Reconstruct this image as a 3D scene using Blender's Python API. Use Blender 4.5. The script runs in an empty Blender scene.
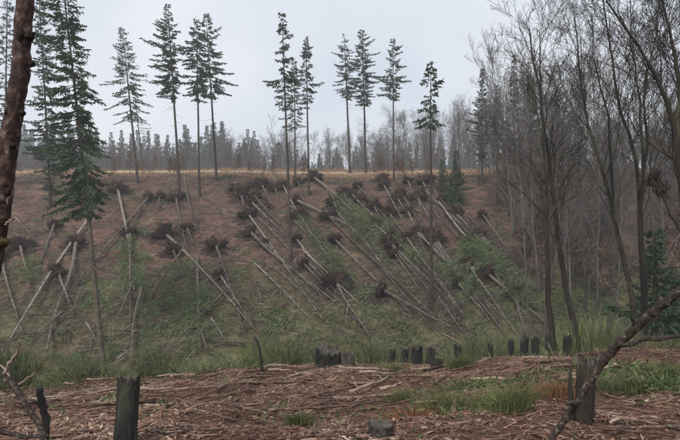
import bpy, math, random
import numpy as np
from mathutils import Vector

# ------------------------------------------------------------------ camera, sky, sun, exposure
scene = bpy.context.scene
C = scene.collection
R = math.radians
EYE = np.array([0.0, 0.0, 1.6])
F = 520.0                                   # focal length in photo pixels (680 wide)
cam_d = bpy.data.cameras.new('camera')
cam_d.sensor_width = 36.0
cam_d.lens = F / 680.0 * 36.0
cam_d.clip_start = 0.05
cam_d.clip_end = 3000
cam = bpy.data.objects.new('camera', cam_d)
cam.location = EYE
cam.rotation_euler = (R(90), 0, 0)
C.objects.link(cam)
scene.camera = cam

world = bpy.data.worlds.new('World')
scene.world = world
world.use_nodes = True
wt = world.node_tree
wt.nodes.clear()
def N(t, kind, **kw):
    n = t.nodes.new(kind)
    for k, v in kw.items():
        setattr(n, k, v)
    return n
w_out = N(wt, 'ShaderNodeOutputWorld')
w_bg = N(wt, 'ShaderNodeBackground')
w_sky = N(wt, 'ShaderNodeTexSky', sky_type='NISHITA', sun_disc=False)
w_sky.sun_elevation = R(48); w_sky.sun_rotation = R(205)
w_tc = N(wt, 'ShaderNodeTexCoord')
w_noise = N(wt, 'ShaderNodeTexNoise'); w_noise.inputs['Scale'].default_value = 2.4; w_noise.inputs['Detail'].default_value = 3
w_ramp = N(wt, 'ShaderNodeValToRGB')
w_ramp.color_ramp.elements[0].position = 0.3; w_ramp.color_ramp.elements[0].color = (5.5, 6.15, 7.0, 1)
w_ramp.color_ramp.elements[1].position = 0.75; w_ramp.color_ramp.elements[1].color = (8.2, 8.3, 8.7, 1)
w_mix = N(wt, 'ShaderNodeMix', data_type='RGBA'); w_mix.inputs[0].default_value = 0.93
wt.links.new(w_tc.outputs['Generated'], w_noise.inputs['Vector'])
wt.links.new(w_noise.outputs['Fac'], w_ramp.inputs['Fac'])
wt.links.new(w_sky.outputs[0], w_mix.inputs[6])
wt.links.new(w_ramp.outputs[0], w_mix.inputs[7])
wt.links.new(w_mix.outputs[2], w_bg.inputs['Color'])
w_bg.inputs['Strength'].default_value = 0.048
wt.links.new(w_bg.outputs[0], w_out.inputs['Surface'])

sun_d = bpy.data.lights.new('sun', 'SUN')
sun_d.energy = 1.5
sun_d.angle = R(22)
sun_d.color = (1.0, 0.97, 0.93)
sun = bpy.data.objects.new('sun', sun_d)
sun.rotation_euler = (R(42), 0, R(-25))
C.objects.link(sun)

scene.view_settings.view_transform = 'Standard'
scene.view_settings.look = 'None'
scene.view_settings.gamma = 1
scene.view_settings.use_curve_mapping = False
scene.view_settings.exposure = 1.32
try:
    scene.cycles.max_bounces = 6
    scene.cycles.diffuse_bounces = 3
    scene.cycles.volume_bounces = 3
    scene.cycles.use_denoising = True
    scene.cycles.denoiser = 'OPENIMAGEDENOISE'
    scene.cycles.denoising_input_passes = 'RGB_ALBEDO_NORMAL'
    scene.cycles.denoising_prefilter = 'NONE'
except Exception:
    pass

rng = np.random.default_rng(7)
random.seed(7)

# ------------------------------------------------------------------ numpy noise
def _hash(ix, iy, seed):
    n = (ix.astype(np.int64) * 374761393 + iy.astype(np.int64) * 668265263 + seed * 1442695041) & 0x7fffffff
    n = ((n ^ (n >> 13)) * 1274126177) & 0x7fffffff
    n = n ^ (n >> 16)
    return (n & 0xffff) / 65535.0
def vnoise(x, y, seed=0):
    x = np.asarray(x, float); y = np.asarray(y, float)
    ix = np.floor(x); iy = np.floor(y)
    fx = x - ix; fy = y - iy
    fx = fx * fx * (3 - 2 * fx); fy = fy * fy * (3 - 2 * fy)
    a = _hash(ix, iy, seed); b = _hash(ix + 1, iy, seed)
    c = _hash(ix, iy + 1, seed); d = _hash(ix + 1, iy + 1, seed)
    return (a * (1 - fx) + b * fx) * (1 - fy) + (c * (1 - fx) + d * fx) * fy - 0.5
def fbm(x, y, seed=0, octv=3):
    s = 0; a = 1.0; f = 1.0
    for k in range(octv):
        s = s + a * vnoise(np.asarray(x) * f + 17.3 * k, np.asarray(y) * f - 9.1 * k, seed + k)
        a *= 0.5; f *= 2.03
    return s

# ------------------------------------------------------------------ terrain height
PROF = np.array([(-80, 9), (-40, 5), (-10, 1.0), (0, 0.0), (3.8, -0.06), (8, -0.95), (12, -1.83), (13.4, -2.5), (18, -5.6),
                 (24, -7.9), (30, -8.3), (34, -7.6), (71, 6.6), (75, 7.7), (80, 8.7), (90, 10.2), (110, 11.6), (150, 12.6), (300, 14), (900, 16)])
_ty = np.arange(-80, 900, 0.25)
_tz = np.interp(_ty, PROF[:, 0], PROF[:, 1])
_k = np.exp(-0.5 * (np.arange(-8, 9) / 3.0) ** 2); _k /= _k.sum()
_tz = np.convolve(np.pad(_tz, 8, mode='edge'), _k, mode='valid')
def sstep(a, b, v):
    t = np.clip((v - a) / (b - a), 0, 1)
    return t * t * (3 - 2 * t)
def H(x, y):
    x = np.asarray(x, float); y = np.asarray(y, float)
    yy = y + 0.10 * np.clip(x - 12, 0, 60) * sstep(15, 40, y) + (2.2 * vnoise(x / 19.0, y * 0 + 3.3, 5) + 1.6 * vnoise(x / 5.0, y / 9.0, 6)) * sstep(25, 45, y)
    z = np.interp(yy, _ty, _tz)
    fg = 1 - sstep(14, 30, y)
    z = z + 0.058 * np.clip(x, -25, 25) * fg * sstep(0, 6, y)
    near = sstep(2, 5, y) * (1 - sstep(15, 22, y))
    z = z + near * (0.30 * fbm(x / 1.7, y / 1.4, 11, 3) + 0.06 * fbm(x / 0.33, y / 0.3, 21, 2))
    far = sstep(20, 34, y)
    z = z + far * (0.75 * fbm(x / 9, y / 7, 31, 2) + 0.52 * fbm(x / 2.1, y / 1.9, 41, 2)) * (1 - 0.6 * sstep(72, 78, y))
    return z
def Hs(x, y):
    return float(H(np.array([x]), np.array([y]))[0])
def ray(px, py, ymin=24.0, ymax=260.0, step=0.1):
    """the point of the ground seen at a photo pixel"""
    dx = (px - 340.0) / F; dz = (220.0 - py) / F
    ys = np.arange(ymin, ymax, step)
    g = H(dx * ys, ys)
    hit = np.nonzero(EYE[2] + dz * ys < g)[0]
    Y = ys[hit[0]] if len(hit) else 74.0
    return np.array([dx * Y, Y, Hs(dx * Y, Y)])
def at_y(px, Y):
    x = (px - 340.0) / F * Y
    return np.array([x, Y, Hs(x, Y)])
def pix3(px, py, Y):
    return np.array([(px - 340.0) / F * Y, Y, EYE[2] + (220.0 - py) / F * Y])

# ------------------------------------------------------------------ mesh builder
class MB:
    def __init__(s):
        s.V = []; s.Q = []; s.M = []; s.T = []; s.n = 0
    def _add(s, v, q, mi, t):
        s.V.append(v); s.Q.append(q + s.n); s.M.append(np.full(len(q), mi, np.int32)); s.T.append(t); s.n += len(v)
    def tube(s, pts, rad, sides=6, mi=0, cap=False, tint=None, wob=0.0):
        pts = np.asarray(pts, float); rad = np.asarray(rad, float) * np.ones(len(pts))
        if cap:
            pts = np.vstack([pts[:1], pts, pts[-1:]]); rad = np.concatenate([[rad[0] * .02], rad, [rad[-1] * .02]])
        n = len(pts)
        tan = np.gradient(pts, axis=0)
        if cap:
            tan[0] = tan[2] if n > 2 else tan[1]; tan[1] = tan[0]; tan[-1] = tan[-3]; tan[-2] = tan[-1]
        tan /= (np.linalg.norm(tan, axis=1, keepdims=True) + 1e-9)
        ref = np.array([0.13, 0.21, 0.97]) if abs(tan[:, 2]).mean() < 0.8 else np.array([0.95, 0.2, 0.1])
        u = np.cross(tan, ref); u /= (np.linalg.norm(u, axis=1, keepdims=True) + 1e-9)
        w = np.cross(tan, u)
        a = np.arange(sides) * 2 * math.pi / sides
        rr = rad[:, None]
        if wob:
            rr = rr * (1 + wob * rng.uniform(-1, 1, (n, sides)))
        v = pts[:, None, :] + rr[..., None] * (np.cos(a)[None, :, None] * u[:, None, :] + np.sin(a)[None, :, None] * w[:, None, :])
        i = np.arange(n - 1)[:, None] * sides; j = np.arange(sides)[None, :]; k = (j + 1) % sides
        q = np.stack([i + j, i + k, i + sides + k, i + sides + j], -1).reshape(-1, 4)
        t = np.full(n * sides, rng.random() if tint is None else tint, np.float32)
        s._add(v.reshape(-1, 3), q, mi, t)
    def slivers(s, P, D, W, mi=0, tint=None, U=None):
        """leaf shaped quads: base P, vector D, width W"""
        P = np.asarray(P, float); D = np.asarray(D, float); n = len(P)
        if n == 0: return
        if U is None:
            U = rng.normal(size=(n, 3))
        U = U - D * (np.sum(U * D, 1, keepdims=True) / (np.sum(D * D, 1, keepdims=True) + 1e-9))
        U /= (np.linalg.norm(U, axis=1, keepdims=True) + 1e-9)
        W = (np.ones(n) * W)[:, None]
        m = P + D * 0.45
        v = np.stack([P, m + U * W * .5, P + D, m - U * W * .5], 1).reshape(-1, 3)
        q = np.arange(n * 4).reshape(n, 4)
        if tint is None: tint = rng.random(n)
        s._add(v, q, mi, np.repeat(np.asarray(tint, np.float32) * np.ones(n, np.float32), 4))
    def prisms(s, A, B, r, mi=0, tint=None):
        """thin three-sided sticks from A to B"""
        n = len(A)
        if n == 0: return
        t = B - A; t /= (np.linalg.norm(t, axis=1, keepdims=True) + 1e-9)
        u = np.cross(t, np.array([0.1, 0.2, 0.97])); u /= (np.linalg.norm(u, axis=1, keepdims=True) + 1e-9)
        w = np.cross(t, u)
        r = (np.ones(n) * r)[:, None]
        ring = [u, -0.5 * u + 0.866 * w, -0.5 * u - 0.866 * w]
        v = np.stack([A + r * k for k in ring] + [B + r * 0.6 * k for k in ring], 1).reshape(-1, 3)
        b = np.arange(n)[:, None, None] * 6
        q = (b + np.array([[0, 1, 4, 3], [1, 2, 5, 4], [2, 0, 3, 5]])[None]).reshape(-1, 4)
        if tint is None: tint = rng.random(n)
        s._add(v, q, mi, np.repeat(np.asarray(tint, np.float32) * np.ones(n, np.float32), 6))
    def grid(s, v, q, mi=0, tint=None):
        s._add(v, q, mi, np.zeros(len(v), np.float32) if tint is None else tint)
    def mesh(s, name, mats, origin=None, smooth=True):
        me = bpy.data.meshes.new(name)
        v = np.concatenate(s.V); q = np.concatenate(s.Q); m = np.concatenate(s.M); t = np.concatenate(s.T)
        if origin is not None: v = v - np.asarray(origin)[None]
        me.vertices.add(len(v)); me.vertices.foreach_set('co', v.astype(np.float32).ravel())
        me.loops.add(len(q) * 4); me.loops.foreach_set('vertex_index', q.astype(np.int32).ravel())
        me.polygons.add(len(q)); me.polygons.foreach_set('loop_start', (np.arange(len(q)) * 4).astype(np.int32))
        try:
            me.polygons.foreach_set('loop_total', np.full(len(q), 4, np.int32))
        except Exception:
            pass
        for mt in (mats if isinstance(mats, (list, tuple)) else [mats]): me.materials.append(mt)
        me.polygons.foreach_set('material_index', m)
        me.polygons.foreach_set('use_smooth', np.full(len(q), smooth))
        at = me.attributes.new('tint', 'FLOAT', 'POINT'); at.data.foreach_set('value', t.astype(np.float32))
        me.update(calc_edges=True)
        return me
    def build(s, name, mats, parent=None, origin=None, smooth=True):
        o = bpy.data.objects.new(name, s.mesh(name, mats, origin, smooth))
        C.objects.link(o)
        if parent is not None: o.parent = parent
        elif origin is not None: o.location = origin
        return o

def tag(o, label=None, cat=None, group=None, kind=None):
    if label: o['label'] = label
    if cat: o['category'] = cat
    if group: o['group'] = group
    if kind: o['kind'] = kind
    return o
def empty(name, loc, label=None, cat=None, group=None):
    o = bpy.data.objects.new(name, None); o.location = loc; o.empty_display_size = 0.2
    C.objects.link(o)
    return tag(o, label, cat, group)
def copy_tree(o, parent=None):
    c = o.copy(); C.objects.link(c)
    if parent is not None: c.parent = parent
    for ch in list(o.children): copy_tree(ch, c)
    return c
def unit(v):
    v = np.asarray(v, float); return v / (np.linalg.norm(v) + 1e-9)
def poly(pts, n):
    """smooth resample of a poly-line (Catmull-Rom)"""
    p = np.asarray(pts, float)
    if len(p) == 2:
        t = np.linspace(0, 1, n)[:, None]; return p[0] * (1 - t) + p[1] * t
    q = np.vstack([2 * p[0] - p[1], p, 2 * p[-1] - p[-2]])
    out = []
    for u in np.linspace(0, len(p) - 1 - 1e-6, n):
        i = int(u); f = u - i
        a, b, c, d = q[i], q[i + 1], q[i + 2], q[i + 3]
        out.append(0.5 * (2 * b + (c - a) * f + (2 * a - 5 * b + 4 * c - d) * f * f + (3 * b - a - 3 * c + d) * f ** 3))
    return np.array(out)

# ------------------------------------------------------------------ materials
def material(name, stops, scale=3.0, rough=0.85, tintw=0.5, bump=0.3, coord='Object', stretch=(1, 1, 1), detail=6, rnd=0.12, transl=0.0, spec=0.25, dist=0.05):
    m = bpy.data.materials.new(name); m.use_nodes = True
    t = m.node_tree; L = t.links.new
    bs = t.nodes['Principled BSDF']; out = t.nodes['Material Output']
    tc = N(t, 'ShaderNodeTexCoord'); mp = N(t, 'ShaderNodeMapping'); mp.inputs['Scale'].default_value = stretch
    oi = N(t, 'ShaderNodeObjectInfo')
    no = N(t, 'ShaderNodeTexNoise', noise_dimensions='4D'); no.inputs['Scale'].default_value = scale; no.inputs['Detail'].default_value = detail
    mul = N(t, 'ShaderNodeMath', operation='MULTIPLY'); mul.inputs[1].default_value = 13.0
    L(oi.outputs['Random'], mul.inputs[0]); L(mul.outputs[0], no.inputs['W'])
    L(tc.outputs[coord], mp.inputs['Vector']); L(mp.outputs[0], no.inputs['Vector'])
    at = N(t, 'ShaderNodeAttribute', attribute_name='tint')
    mr = N(t, 'ShaderNodeMapRange'); mr.inputs[1].default_value = 0.28; mr.inputs[2].default_value = 0.72
    L(no.outputs['Fac'], mr.inputs[0])
    mx = N(t, 'ShaderNodeMix', data_type='FLOAT'); mx.inputs[0].default_value = tintw
    L(mr.outputs[0], mx.inputs[2]); L(at.outputs['Fac'], mx.inputs[3])
    cr = N(t, 'ShaderNodeValToRGB')
    e = cr.color_ramp.elements
    while len(e) < len(stops): e.new(0.5)
    for i, (p, c) in enumerate(stops):
        e[i].position = p; e[i].color = (*c, 1)
    L(mx.outputs[0], cr.inputs['Fac'])
    hs = N(t, 'ShaderNodeHueSaturation')
    r2 = N(t, 'ShaderNodeMapRange'); r2.inputs[3].default_value = 1 - rnd * 1.6; r2.inputs[4].default_value = 1 + rnd * 1.6
    L(oi.outputs['Random'], r2.inputs[0]); L(r2.outputs[0], hs.inputs['Value'])
    L(cr.outputs[0], hs.inputs['Color'])
    L(hs.outputs[0], bs.inputs['Base Color'])
    bs.inputs['Roughness'].default_value = rough
    bs.inputs['Specular IOR Level'].default_value = spec
    if bump:
        b = N(t, 'ShaderNodeBump'); b.inputs['Strength'].default_value = bump; b.inputs['Distance'].default_value = dist
        L(no.outputs['Fac'], b.inputs['Height']); L(b.outputs[0], bs.inputs['Normal'])
    if transl:
        tr = N(t, 'ShaderNodeBsdfTranslucent'); ms = N(t, 'ShaderNodeMixShader'); ms.inputs[0].default_value = transl
        L(hs.outputs[0], tr.inputs['Color']); L(bs.outputs[0], ms.inputs[1]); L(tr.outputs[0], ms.inputs[2]); L(ms.outputs[0], out.inputs['Surface'])
    return m

M = {}
M['needles'] = material('conifer_needles', [(0, (.014, .026, .018)), (.5, (.034, .054, .030)), (1, (.072, .098, .054))], 0.6, .7, .6, 0, transl=.15)
M['needles_near'] = material('green_needles', [(0, (.018, .036, .020)), (.5, (.042, .078, .038)), (1, (.085, .130, .062))], 0.6, .7, .6, 0, transl=.2)
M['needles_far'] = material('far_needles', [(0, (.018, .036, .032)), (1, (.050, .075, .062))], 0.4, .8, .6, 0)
M['fir_bark'] = material('conifer_bark', [(0, (.020, .016, .014)), (.55, (.050, .040, .034)), (1, (.085, .075, .060))], 5, .9, .2, .5, stretch=(1, 1, .25))
M['bare_bark'] = material('bare_bark', [(0, (.028, .025, .022)), (.5, (.072, .066, .059)), (1, (.15, .14, .125))], 3, .9, .45, .3, stretch=(1, 1, .3))
M['mossy_bark'] = material('mossy_bark', [(0, (.009, .007, .006)), (.5, (.026, .021, .016)), (.75, (.050, .046, .028)), (1, (.10, .092, .075))], 4, .9, .3, .4, stretch=(1, 1, .35))
M['twig'] = material('twig_bark', [(0, (.036, .031, .028)), (.5, (.088, .078, .073)), (1, (.16, .148, .14))], 1, .9, .7, 0)
M['log'] = material('log_bark', [(0, (.040, .032, .027)), (.4, (.108, .092, .077)), (.7, (.175, .155, .13)), (1, (.28, .25, .215))], 3.5, .85, .35, .4, rnd=.22)
M['log_dark'] = material('dark_log_bark', [(0, (.035, .026, .022)), (.5, (.085, .066, .052)), (1, (.16, .135, .11))], 2.5, .85, .35, .4, rnd=.2)
M['cut'] = material('fresh_cut_wood', [(0, (.42, .33, .22)), (1, (.62, .53, .38))], 9, .8, .3, .1)
M['soil'] = material('root_soil', [(0, (.007, .004, .004)), (.55, (.026, .014, .011)), (1, (.10, .050, .035))], 2.2, .95, .35, .9, dist=.15)
M['deadneedle'] = material('dead_sprays', [(0, (.05, .04, .035)), (1, (.13, .11, .09))], 1, .9, .7, 0)
M['bramble'] = material('bramble_leaves', [(0, (.024, .046, .017)), (.5, (.080, .140, .050)), (.85, (.15, .22, .090)), (1, (.25, .29, .15))], .8, .65, .7, 0, transl=.15)
M['fallen_needles'] = material('yellowing_needles', [(0, (.055, .082, .034)), (.5, (.12, .165, .070)), (1, (.21, .25, .12))], .6, .7, .6, 0, transl=.2)
M['fern'] = material('fern_leaves', [(0, (.040, .060, .022)), (.5, (.085, .115, .042)), (1, (.17, .19, .085))], .8, .7, .7, 0, transl=.2)
M['broom'] = material('broom_stems', [(0, (.036, .050, .018)), (.45, (.095, .122, .046)), (.75, (.17, .19, .082)), (1, (.42, .36, .21))], .8, .65, .7, 0, transl=.2, rnd=.28)
M['grass'] = material('grass_blades', [(0, (.045, .065, .020)), (.5, (.10, .13, .045)), (.8, (.19, .19, .085)), (1, (.30, .25, .14))], .8, .7, .8, 0, transl=.25)
M['drygrass'] = material('dry_grass', [(0, (.15, .085, .045)), (.5, (.27, .17, .095)), (1, (.38, .28, .17))], .8, .85, .7, 0, transl=.1)
M['bracken'] = material('rusty_bracken', [(0, (.075, .035, .018)), (.6, (.19, .085, .04)), (1, (.29, .15, .08))], .8, .85, .7, 0, transl=.1)
M['litter'] = material('red_twig_litter', [(0, (.030, .016, .011)), (.4, (.125, .066, .047)), (.75, (.25, .15, .11)), (1, (.52, .40, .31))], .8, .9, .8, 0, rnd=0)
M['brash'] = material('grey_brash', [(0, (.030, .020, .017)), (.5, (.11, .078, .062)), (.8, (.20, .16, .13)), (1, (.36, .31, .26))], .8, .9, .8, 0, rnd=0)
M['branch'] = material('broken_branch_bark', [(0, (.026, .016, .013)), (.45, (.085, .050, .038)), (.8, (.17, .11, .085)), (1, (.33, .26, .21))], 16, .8, .25, .5, rnd=.25, dist=.02)
M['branch_pale'] = material('pale_barkless_branch', [(0, (.12, .080, .060)), (1, (.33, .25, .19))], 6, .8, .25, .4, rnd=.15, dist=.02)
M['stump_black'] = material('dark_stump_bark', [(0, (.008, .008, .008)), (.6, (.026, .025, .023)), (.85, (.045, .052, .030)), (1, (.075, .075, .062))], 9, .95, .1, .8, stretch=(1, 1, .3), dist=.03)
M['stump_top'] = material('weathered_cut_top', [(0, (.022, .020, .017)), (.6, (.060, .053, .044)), (1, (.14, .125, .105))], 12, .9, .1, .5, dist=.02)
M['birch'] = material('birch_bark', [(0, (.010, .007, .006)), (.38, (.026, .015, .012)), (.62, (.066, .034, .026)), (.82, (.12, .085, .07)), (1, (.36, .32, .28))], 42, .75, .1, 1.0, stretch=(1, 1, .7), rnd=0, dist=.012, detail=10)
M['knot'] = material('black_knot', [(0, (.006, .005, .005)), (1, (.028, .022, .018))], 40, .95, .1, .8, dist=.01)
M['moss'] = material('yellow_moss', [(0, (.03, .022, .008)), (1, (.11, .085, .03))], 90, .95, .4, .9, dist=.01)
M['snag'] = material('lichened_dead_stem', [(0, (.010, .008, .007)), (.5, (.034, .025, .020)), (.74, (.075, .055, .045)), (1, (.30, .27, .24))], 45, .85, .1, .8, stretch=(1, 1, 1), rnd=0, dist=.005, detail=10)
M['redleaf'] = material('brown_clinging_leaves', [(0, (.095, .055, .040)), (1, (.24, .15, .105))], .8, .9, .8, 0, transl=.15)
M['path'] = material('pale_track', [(0, (.17, .115, .070)), (.5, (.29, .21, .135)), (1, (.42, .33, .23))], 1.2, .95, 0, .3)

def ground_material():
    m = bpy.data.materials.new('forest_floor'); m.use_nodes = True
    t = m.node_tree; L = t.links.new; bs = t.nodes['Principled BSDF']
    geo = N(t, 'ShaderNodeNewGeometry')
    def noise(sc, det=8, rough=.6):
        n = N(t, 'ShaderNodeTexNoise'); n.inputs['Scale'].default_value = sc; n.inputs['Detail'].default_value = det; n.inputs['Roughness'].default_value = rough
        L(geo.outputs['Position'], n.inputs['Vector']); return n
    def ramp(n, stops):
        r = N(t, 'ShaderNodeValToRGB'); e = r.color_ramp.elements
        while len(e) < len(stops): e.new(.5)
        for i, (p, c) in enumerate(stops): e[i].position = p; e[i].color = (*c, 1)
        L(n.outputs['Fac'], r.inputs['Fac']); return r
    n1 = noise(5.5, 10, .7); n2 = noise(.7, 12, .78); n3 = noise(1.4, 8, .65)
    lit = ramp(n1, [(.30, (.022, .013, .009)), (.5, (.085, .046, .032)), (.72, (.19, .115, .080))])
    slo = ramp(n2, [(.30, (.030, .018, .014)), (.44, (.076, .043, .034)), (.56, (.125, .071, .053)), (.72, (.20, .145, .11))])
    grn = ramp(n3, [(.34, (.020, .024, .011)), (.5, (.055, .072, .028)), (.66, (.10, .115, .05))])
    dry = ramp(n3, [(.3, (.14, .085, .05)), (.6, (.25, .155, .09)), (.8, (.33, .24, .15))])
    def att(nm):
        a = N(t, 'ShaderNodeAttribute', attribute_name=nm); return a.outputs['Fac']
    def mix(f, a, b):
        x = N(t, 'ShaderNodeMix', data_type='RGBA'); L(f, x.inputs[0]); L(a, x.inputs[6]); L(b, x.inputs[7]); return x.outputs[2]
    c = mix(att('m_slope'), lit.outputs[0], slo.outputs[0])
    c = mix(att('m_green'), c, grn.outputs[0])
    c = mix(att('m_dry'), c, dry.outputs[0])
    L(c, bs.inputs['Base Color']); bs.inputs['Roughness'].default_value = .95; bs.inputs['Specular IOR Level'].default_value = .15
    b = N(t, 'ShaderNodeBump'); b.inputs['Strength'].default_value = .8; b.inputs['Distance'].default_value = .06
    L(n1.outputs['Fac'], b.inputs['Height']); L(b.outputs[0], bs.inputs['Normal'])
    return m
M['ground'] = ground_material()

# ------------------------------------------------------------------ colour zones (also steer what grows where)
def green_mask(x, y):
    """how grown-over the ground is with brambles, ferns and grass"""
    x = np.asarray(x, float); y = np.asarray(y, float)
    s = 1 - sstep(36, 55, y)
    n = fbm(x / 7.0, y / 6.0, 51, 3)
    slope = np.clip(s * 1.25 + n * 1.1 - .12, 0, 1) * sstep(12.3, 14, y) * (1 - sstep(66, 74, y))
    slope = slope * (1 - .55 * sstep(14, 30, x) * sstep(45, 60, y))
    # grown patch on the right of the near bank
    xr = x / np.maximum(y, 1) * F + 340
    fgm = sstep(385, 470, xr) * sstep(4.5, 5.1, y) * (1 - sstep(6.9, 8.0, y)) * np.clip(.62 + 1.8 * fbm(x / 1.3, y / 1.0, 61, 2), 0, 1)
    return np.clip(slope + fgm * (y < 12.3), 0, 1)

# ------------------------------------------------------------------ ground
ys = np.concatenate([np.arange(-60, 2, 4.0), np.arange(2, 14.5, .11), np.arange(14.5, 80, .55), np.arange(80, 110, 2.0), np.arange(110, 300, 10.), np.arange(300, 661, 45.)])
xp = np.concatenate([np.arange(0, 9, .13), np.arange(9, 60, .75), np.arange(60, 120, 5.), np.arange(120, 460, 40.)])
xs = np.concatenate([-xp[:0:-1], xp])
gx, gy = np.meshgrid(xs, ys)
gz = H(gx.ravel(), gy.ravel())
gv = np.stack([gx.ravel(), gy.ravel(), gz], 1)
nc = len(xs); nr = len(ys)
ii, jj = np.meshgrid(np.arange(nr - 1), np.arange(nc - 1), indexing='ij')
a = (ii * nc + jj).ravel()
gq = np.stack([a, a + 1, a + nc + 1, a + nc], 1)
mb = MB(); mb.grid(gv, gq)
ground = mb.build('ground', M['ground'])
tag(ground, kind='structure')
def attr(me, nm, val):
    k = me.attributes.new(nm, 'FLOAT', 'POINT'); k.data.foreach_set('value', val.astype(np.float32))
X, Y = gx.ravel(), gy.ravel()
attr(ground.data, 'm_slope', sstep(12, 15, Y))
attr(ground.data, 'm_green', green_mask(X, Y) * .7)
attr(ground.data, 'm_dry', sstep(74.5, 78, Y + 3 * vnoise(X / 4, Y / 4, 71)) * .5)

# pale track along the top of the bank
px_ = np.arange(-62, 22, .5)
tr = []
for x in px_:
    yc = 84.5 + 1.0 * math.sin(x * .07)
    for k in np.linspace(-2.6, 2.6, 9):
        y = yc + k + .35 * vnoise(x / 2, k, 3)
        tr.append((x, y, Hs(x, y) + .07 - (.06 if abs(k) > 2.5 else 0)))
tr = np.array(tr); nn = 9
ii, jj = np.meshgrid(np.arange(len(px_) - 1), np.arange(nn - 1), indexing='ij'); a = (ii * nn + jj).ravel()
mb = MB(); mb.grid(tr, np.stack([a, a + nn, a + nn + 1, a + 1], 1))
tag(mb.build('path', M['path']), kind='structure')

# ------------------------------------------------------------------ conifers
def conifer(name, base, top, crown0, hw, label, mats=('fir_bark', 'needles'), r0=.17, dens=1.0, group=None, cat='tree', seed=1, leaf=.42, lw=.10, droop=.25, step=.42, sparse=.15, parent=True, side=0.0, stubs=True, cone=.75):
    """base, top: points; crown0: height fraction where the crown starts; hw: crown half width in m"""
    global rng
    keep = rng; rng = np.random.default_rng(seed)
    base = np.asarray(base, float); top = np.asarray(top, float)
    hgt = np.linalg.norm(top - base)
    if parent: root = empty(name, base, label, cat, group)
    n = 16
    t = np.linspace(0, 1, n)
    ax = base[None] * (1 - t)[:, None] + top[None] * t[:, None]
    wob = np.cumsum(rng.normal(0, .012 * hgt / 20, (n, 2)), 0); wob -= t[:, None] * wob[-1]
    ax[:, :2] += wob
    rad = r0 * (1 - t) ** .8 + .015
    rad[0] *= 1.35
    ax[0, 2] -= .25
    tb = MB(); tb.tube(ax, rad, 8, wob=.06)
    cb = MB()
    P_, D_, U_ = [], [], []
    def axis(f):
        return np.array([np.interp(f, t, ax[:, k]) for k in range(3)])
    z = crown0
    lean_dir = rng.uniform(0, 6.28)
    while z < .992:
        f = (z - crown0) / (1 - crown0)
        prof = hw * (min(1, .45 + 2.2 * f) if f < .25 else 1.0) * (1 - max(0, f - .2) / .8) ** cone
        prof *= rng.choice([.6, .85, 1.0, 1.1, 1.3])
        k = rng.integers(2, 5)
        a0 = rng.uniform(0, 6.28)
        for b in range(k):
            if rng.random() < sparse: continue
            az = a0 + b * 2 * math.pi / k + rng.normal(0, .25)
            gapf = .62 + .5 * (.5 + .5 * math.sin(az * 2 + 7 * z + seed)) + side * math.cos(az - math.pi)
            ln = max(.25, prof * gapf * rng.uniform(.65, 1.2))
            p0 = axis(z + rng.uniform(-.004, .004))
            up = .45 * f ** 1.5 - droop * (1 - f) + rng.normal(0, .06)
            d = unit([math.cos(az), math.sin(az), up])
            m = 5
            s = np.linspace(0, 1, m)
            bp = p0 + d[None] * (s * ln)[:, None]
            bp[:, 2] -= droop * .55 * ln * s ** 2 - .22 * ln * s ** 3
            cb.tube(bp, np.interp(s, [0, 1], [.012 + .010 * ln, .006]), 3, 0)
            nt = max(4, int(ln / .085 * dens))
            for q in range(nt):
                u = .12 + .88 * (q + rng.random()) / nt
                pt = np.array([np.interp(u, s, bp[:, c]) for c in range(3)])
                sd = 1 if q % 2 else -1
                lat = np.array([-d[1], d[0], 0]) * sd
                tl = leaf * (.45 + .75 * (1 - u)) * rng.uniform(.7, 1.3) * (.6 + .4 * min(1, ln / hw))
                td = unit(lat * .8 + d * .8 + np.array([0, 0, rng.normal(-.4, .3)])) * tl
                P_.append(pt); D_.append(td); U_.append([rng.normal(0, .5), rng.normal(0, .5), 1])
                P_.append(pt); D_.append(unit(d + rng.normal(0, .5, 3) + np.array([0, 0, -.35])) * tl * .8); U_.append(rng.normal(0, 1, 3))
                if rng.random() < .7 * dens:
                    P_.append(pt + td * .5); D_.append(unit(td + rng.normal(0, .35 * tl, 3) + np.array([0, 0, -.1])) * tl * .6); U_.append(rng.normal(0, 1, 3))
        z += step / hgt * rng.uniform(.75, 1.3)
    if stubs:
        for q in range(int(26 * crown0) + 6):
            zz = rng.uniform(crown0 * .45, crown0); az = rng.uniform(0, 6.28); ln = rng.uniform(.3, 1.0) * hw * .5
            p0 = axis(zz); d = np.array([math.cos(az), math.sin(az), rng.uniform(-.4, .1)])
            cb.tube(np.array([p0, p0 + d * ln * .6, p0 + d * ln + [0, 0, -.1 * ln]]), [.022, .015, .007], 3, 0)
    P_ = np.array(P_); D_ = np.array(D_); U_ = np.array(U_, float)
    cb.slivers(P_, D_, lw * rng.uniform(.7, 1.4, len(P_)), 1, U=U_)
    rng = keep
    if not parent: return tb, cb
    tb.build('trunk', M[mats[0]], root, base)
    cb.build('crown', [M['twig'], M[mats[1]]], root, base, smooth=False)
    return root

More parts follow.
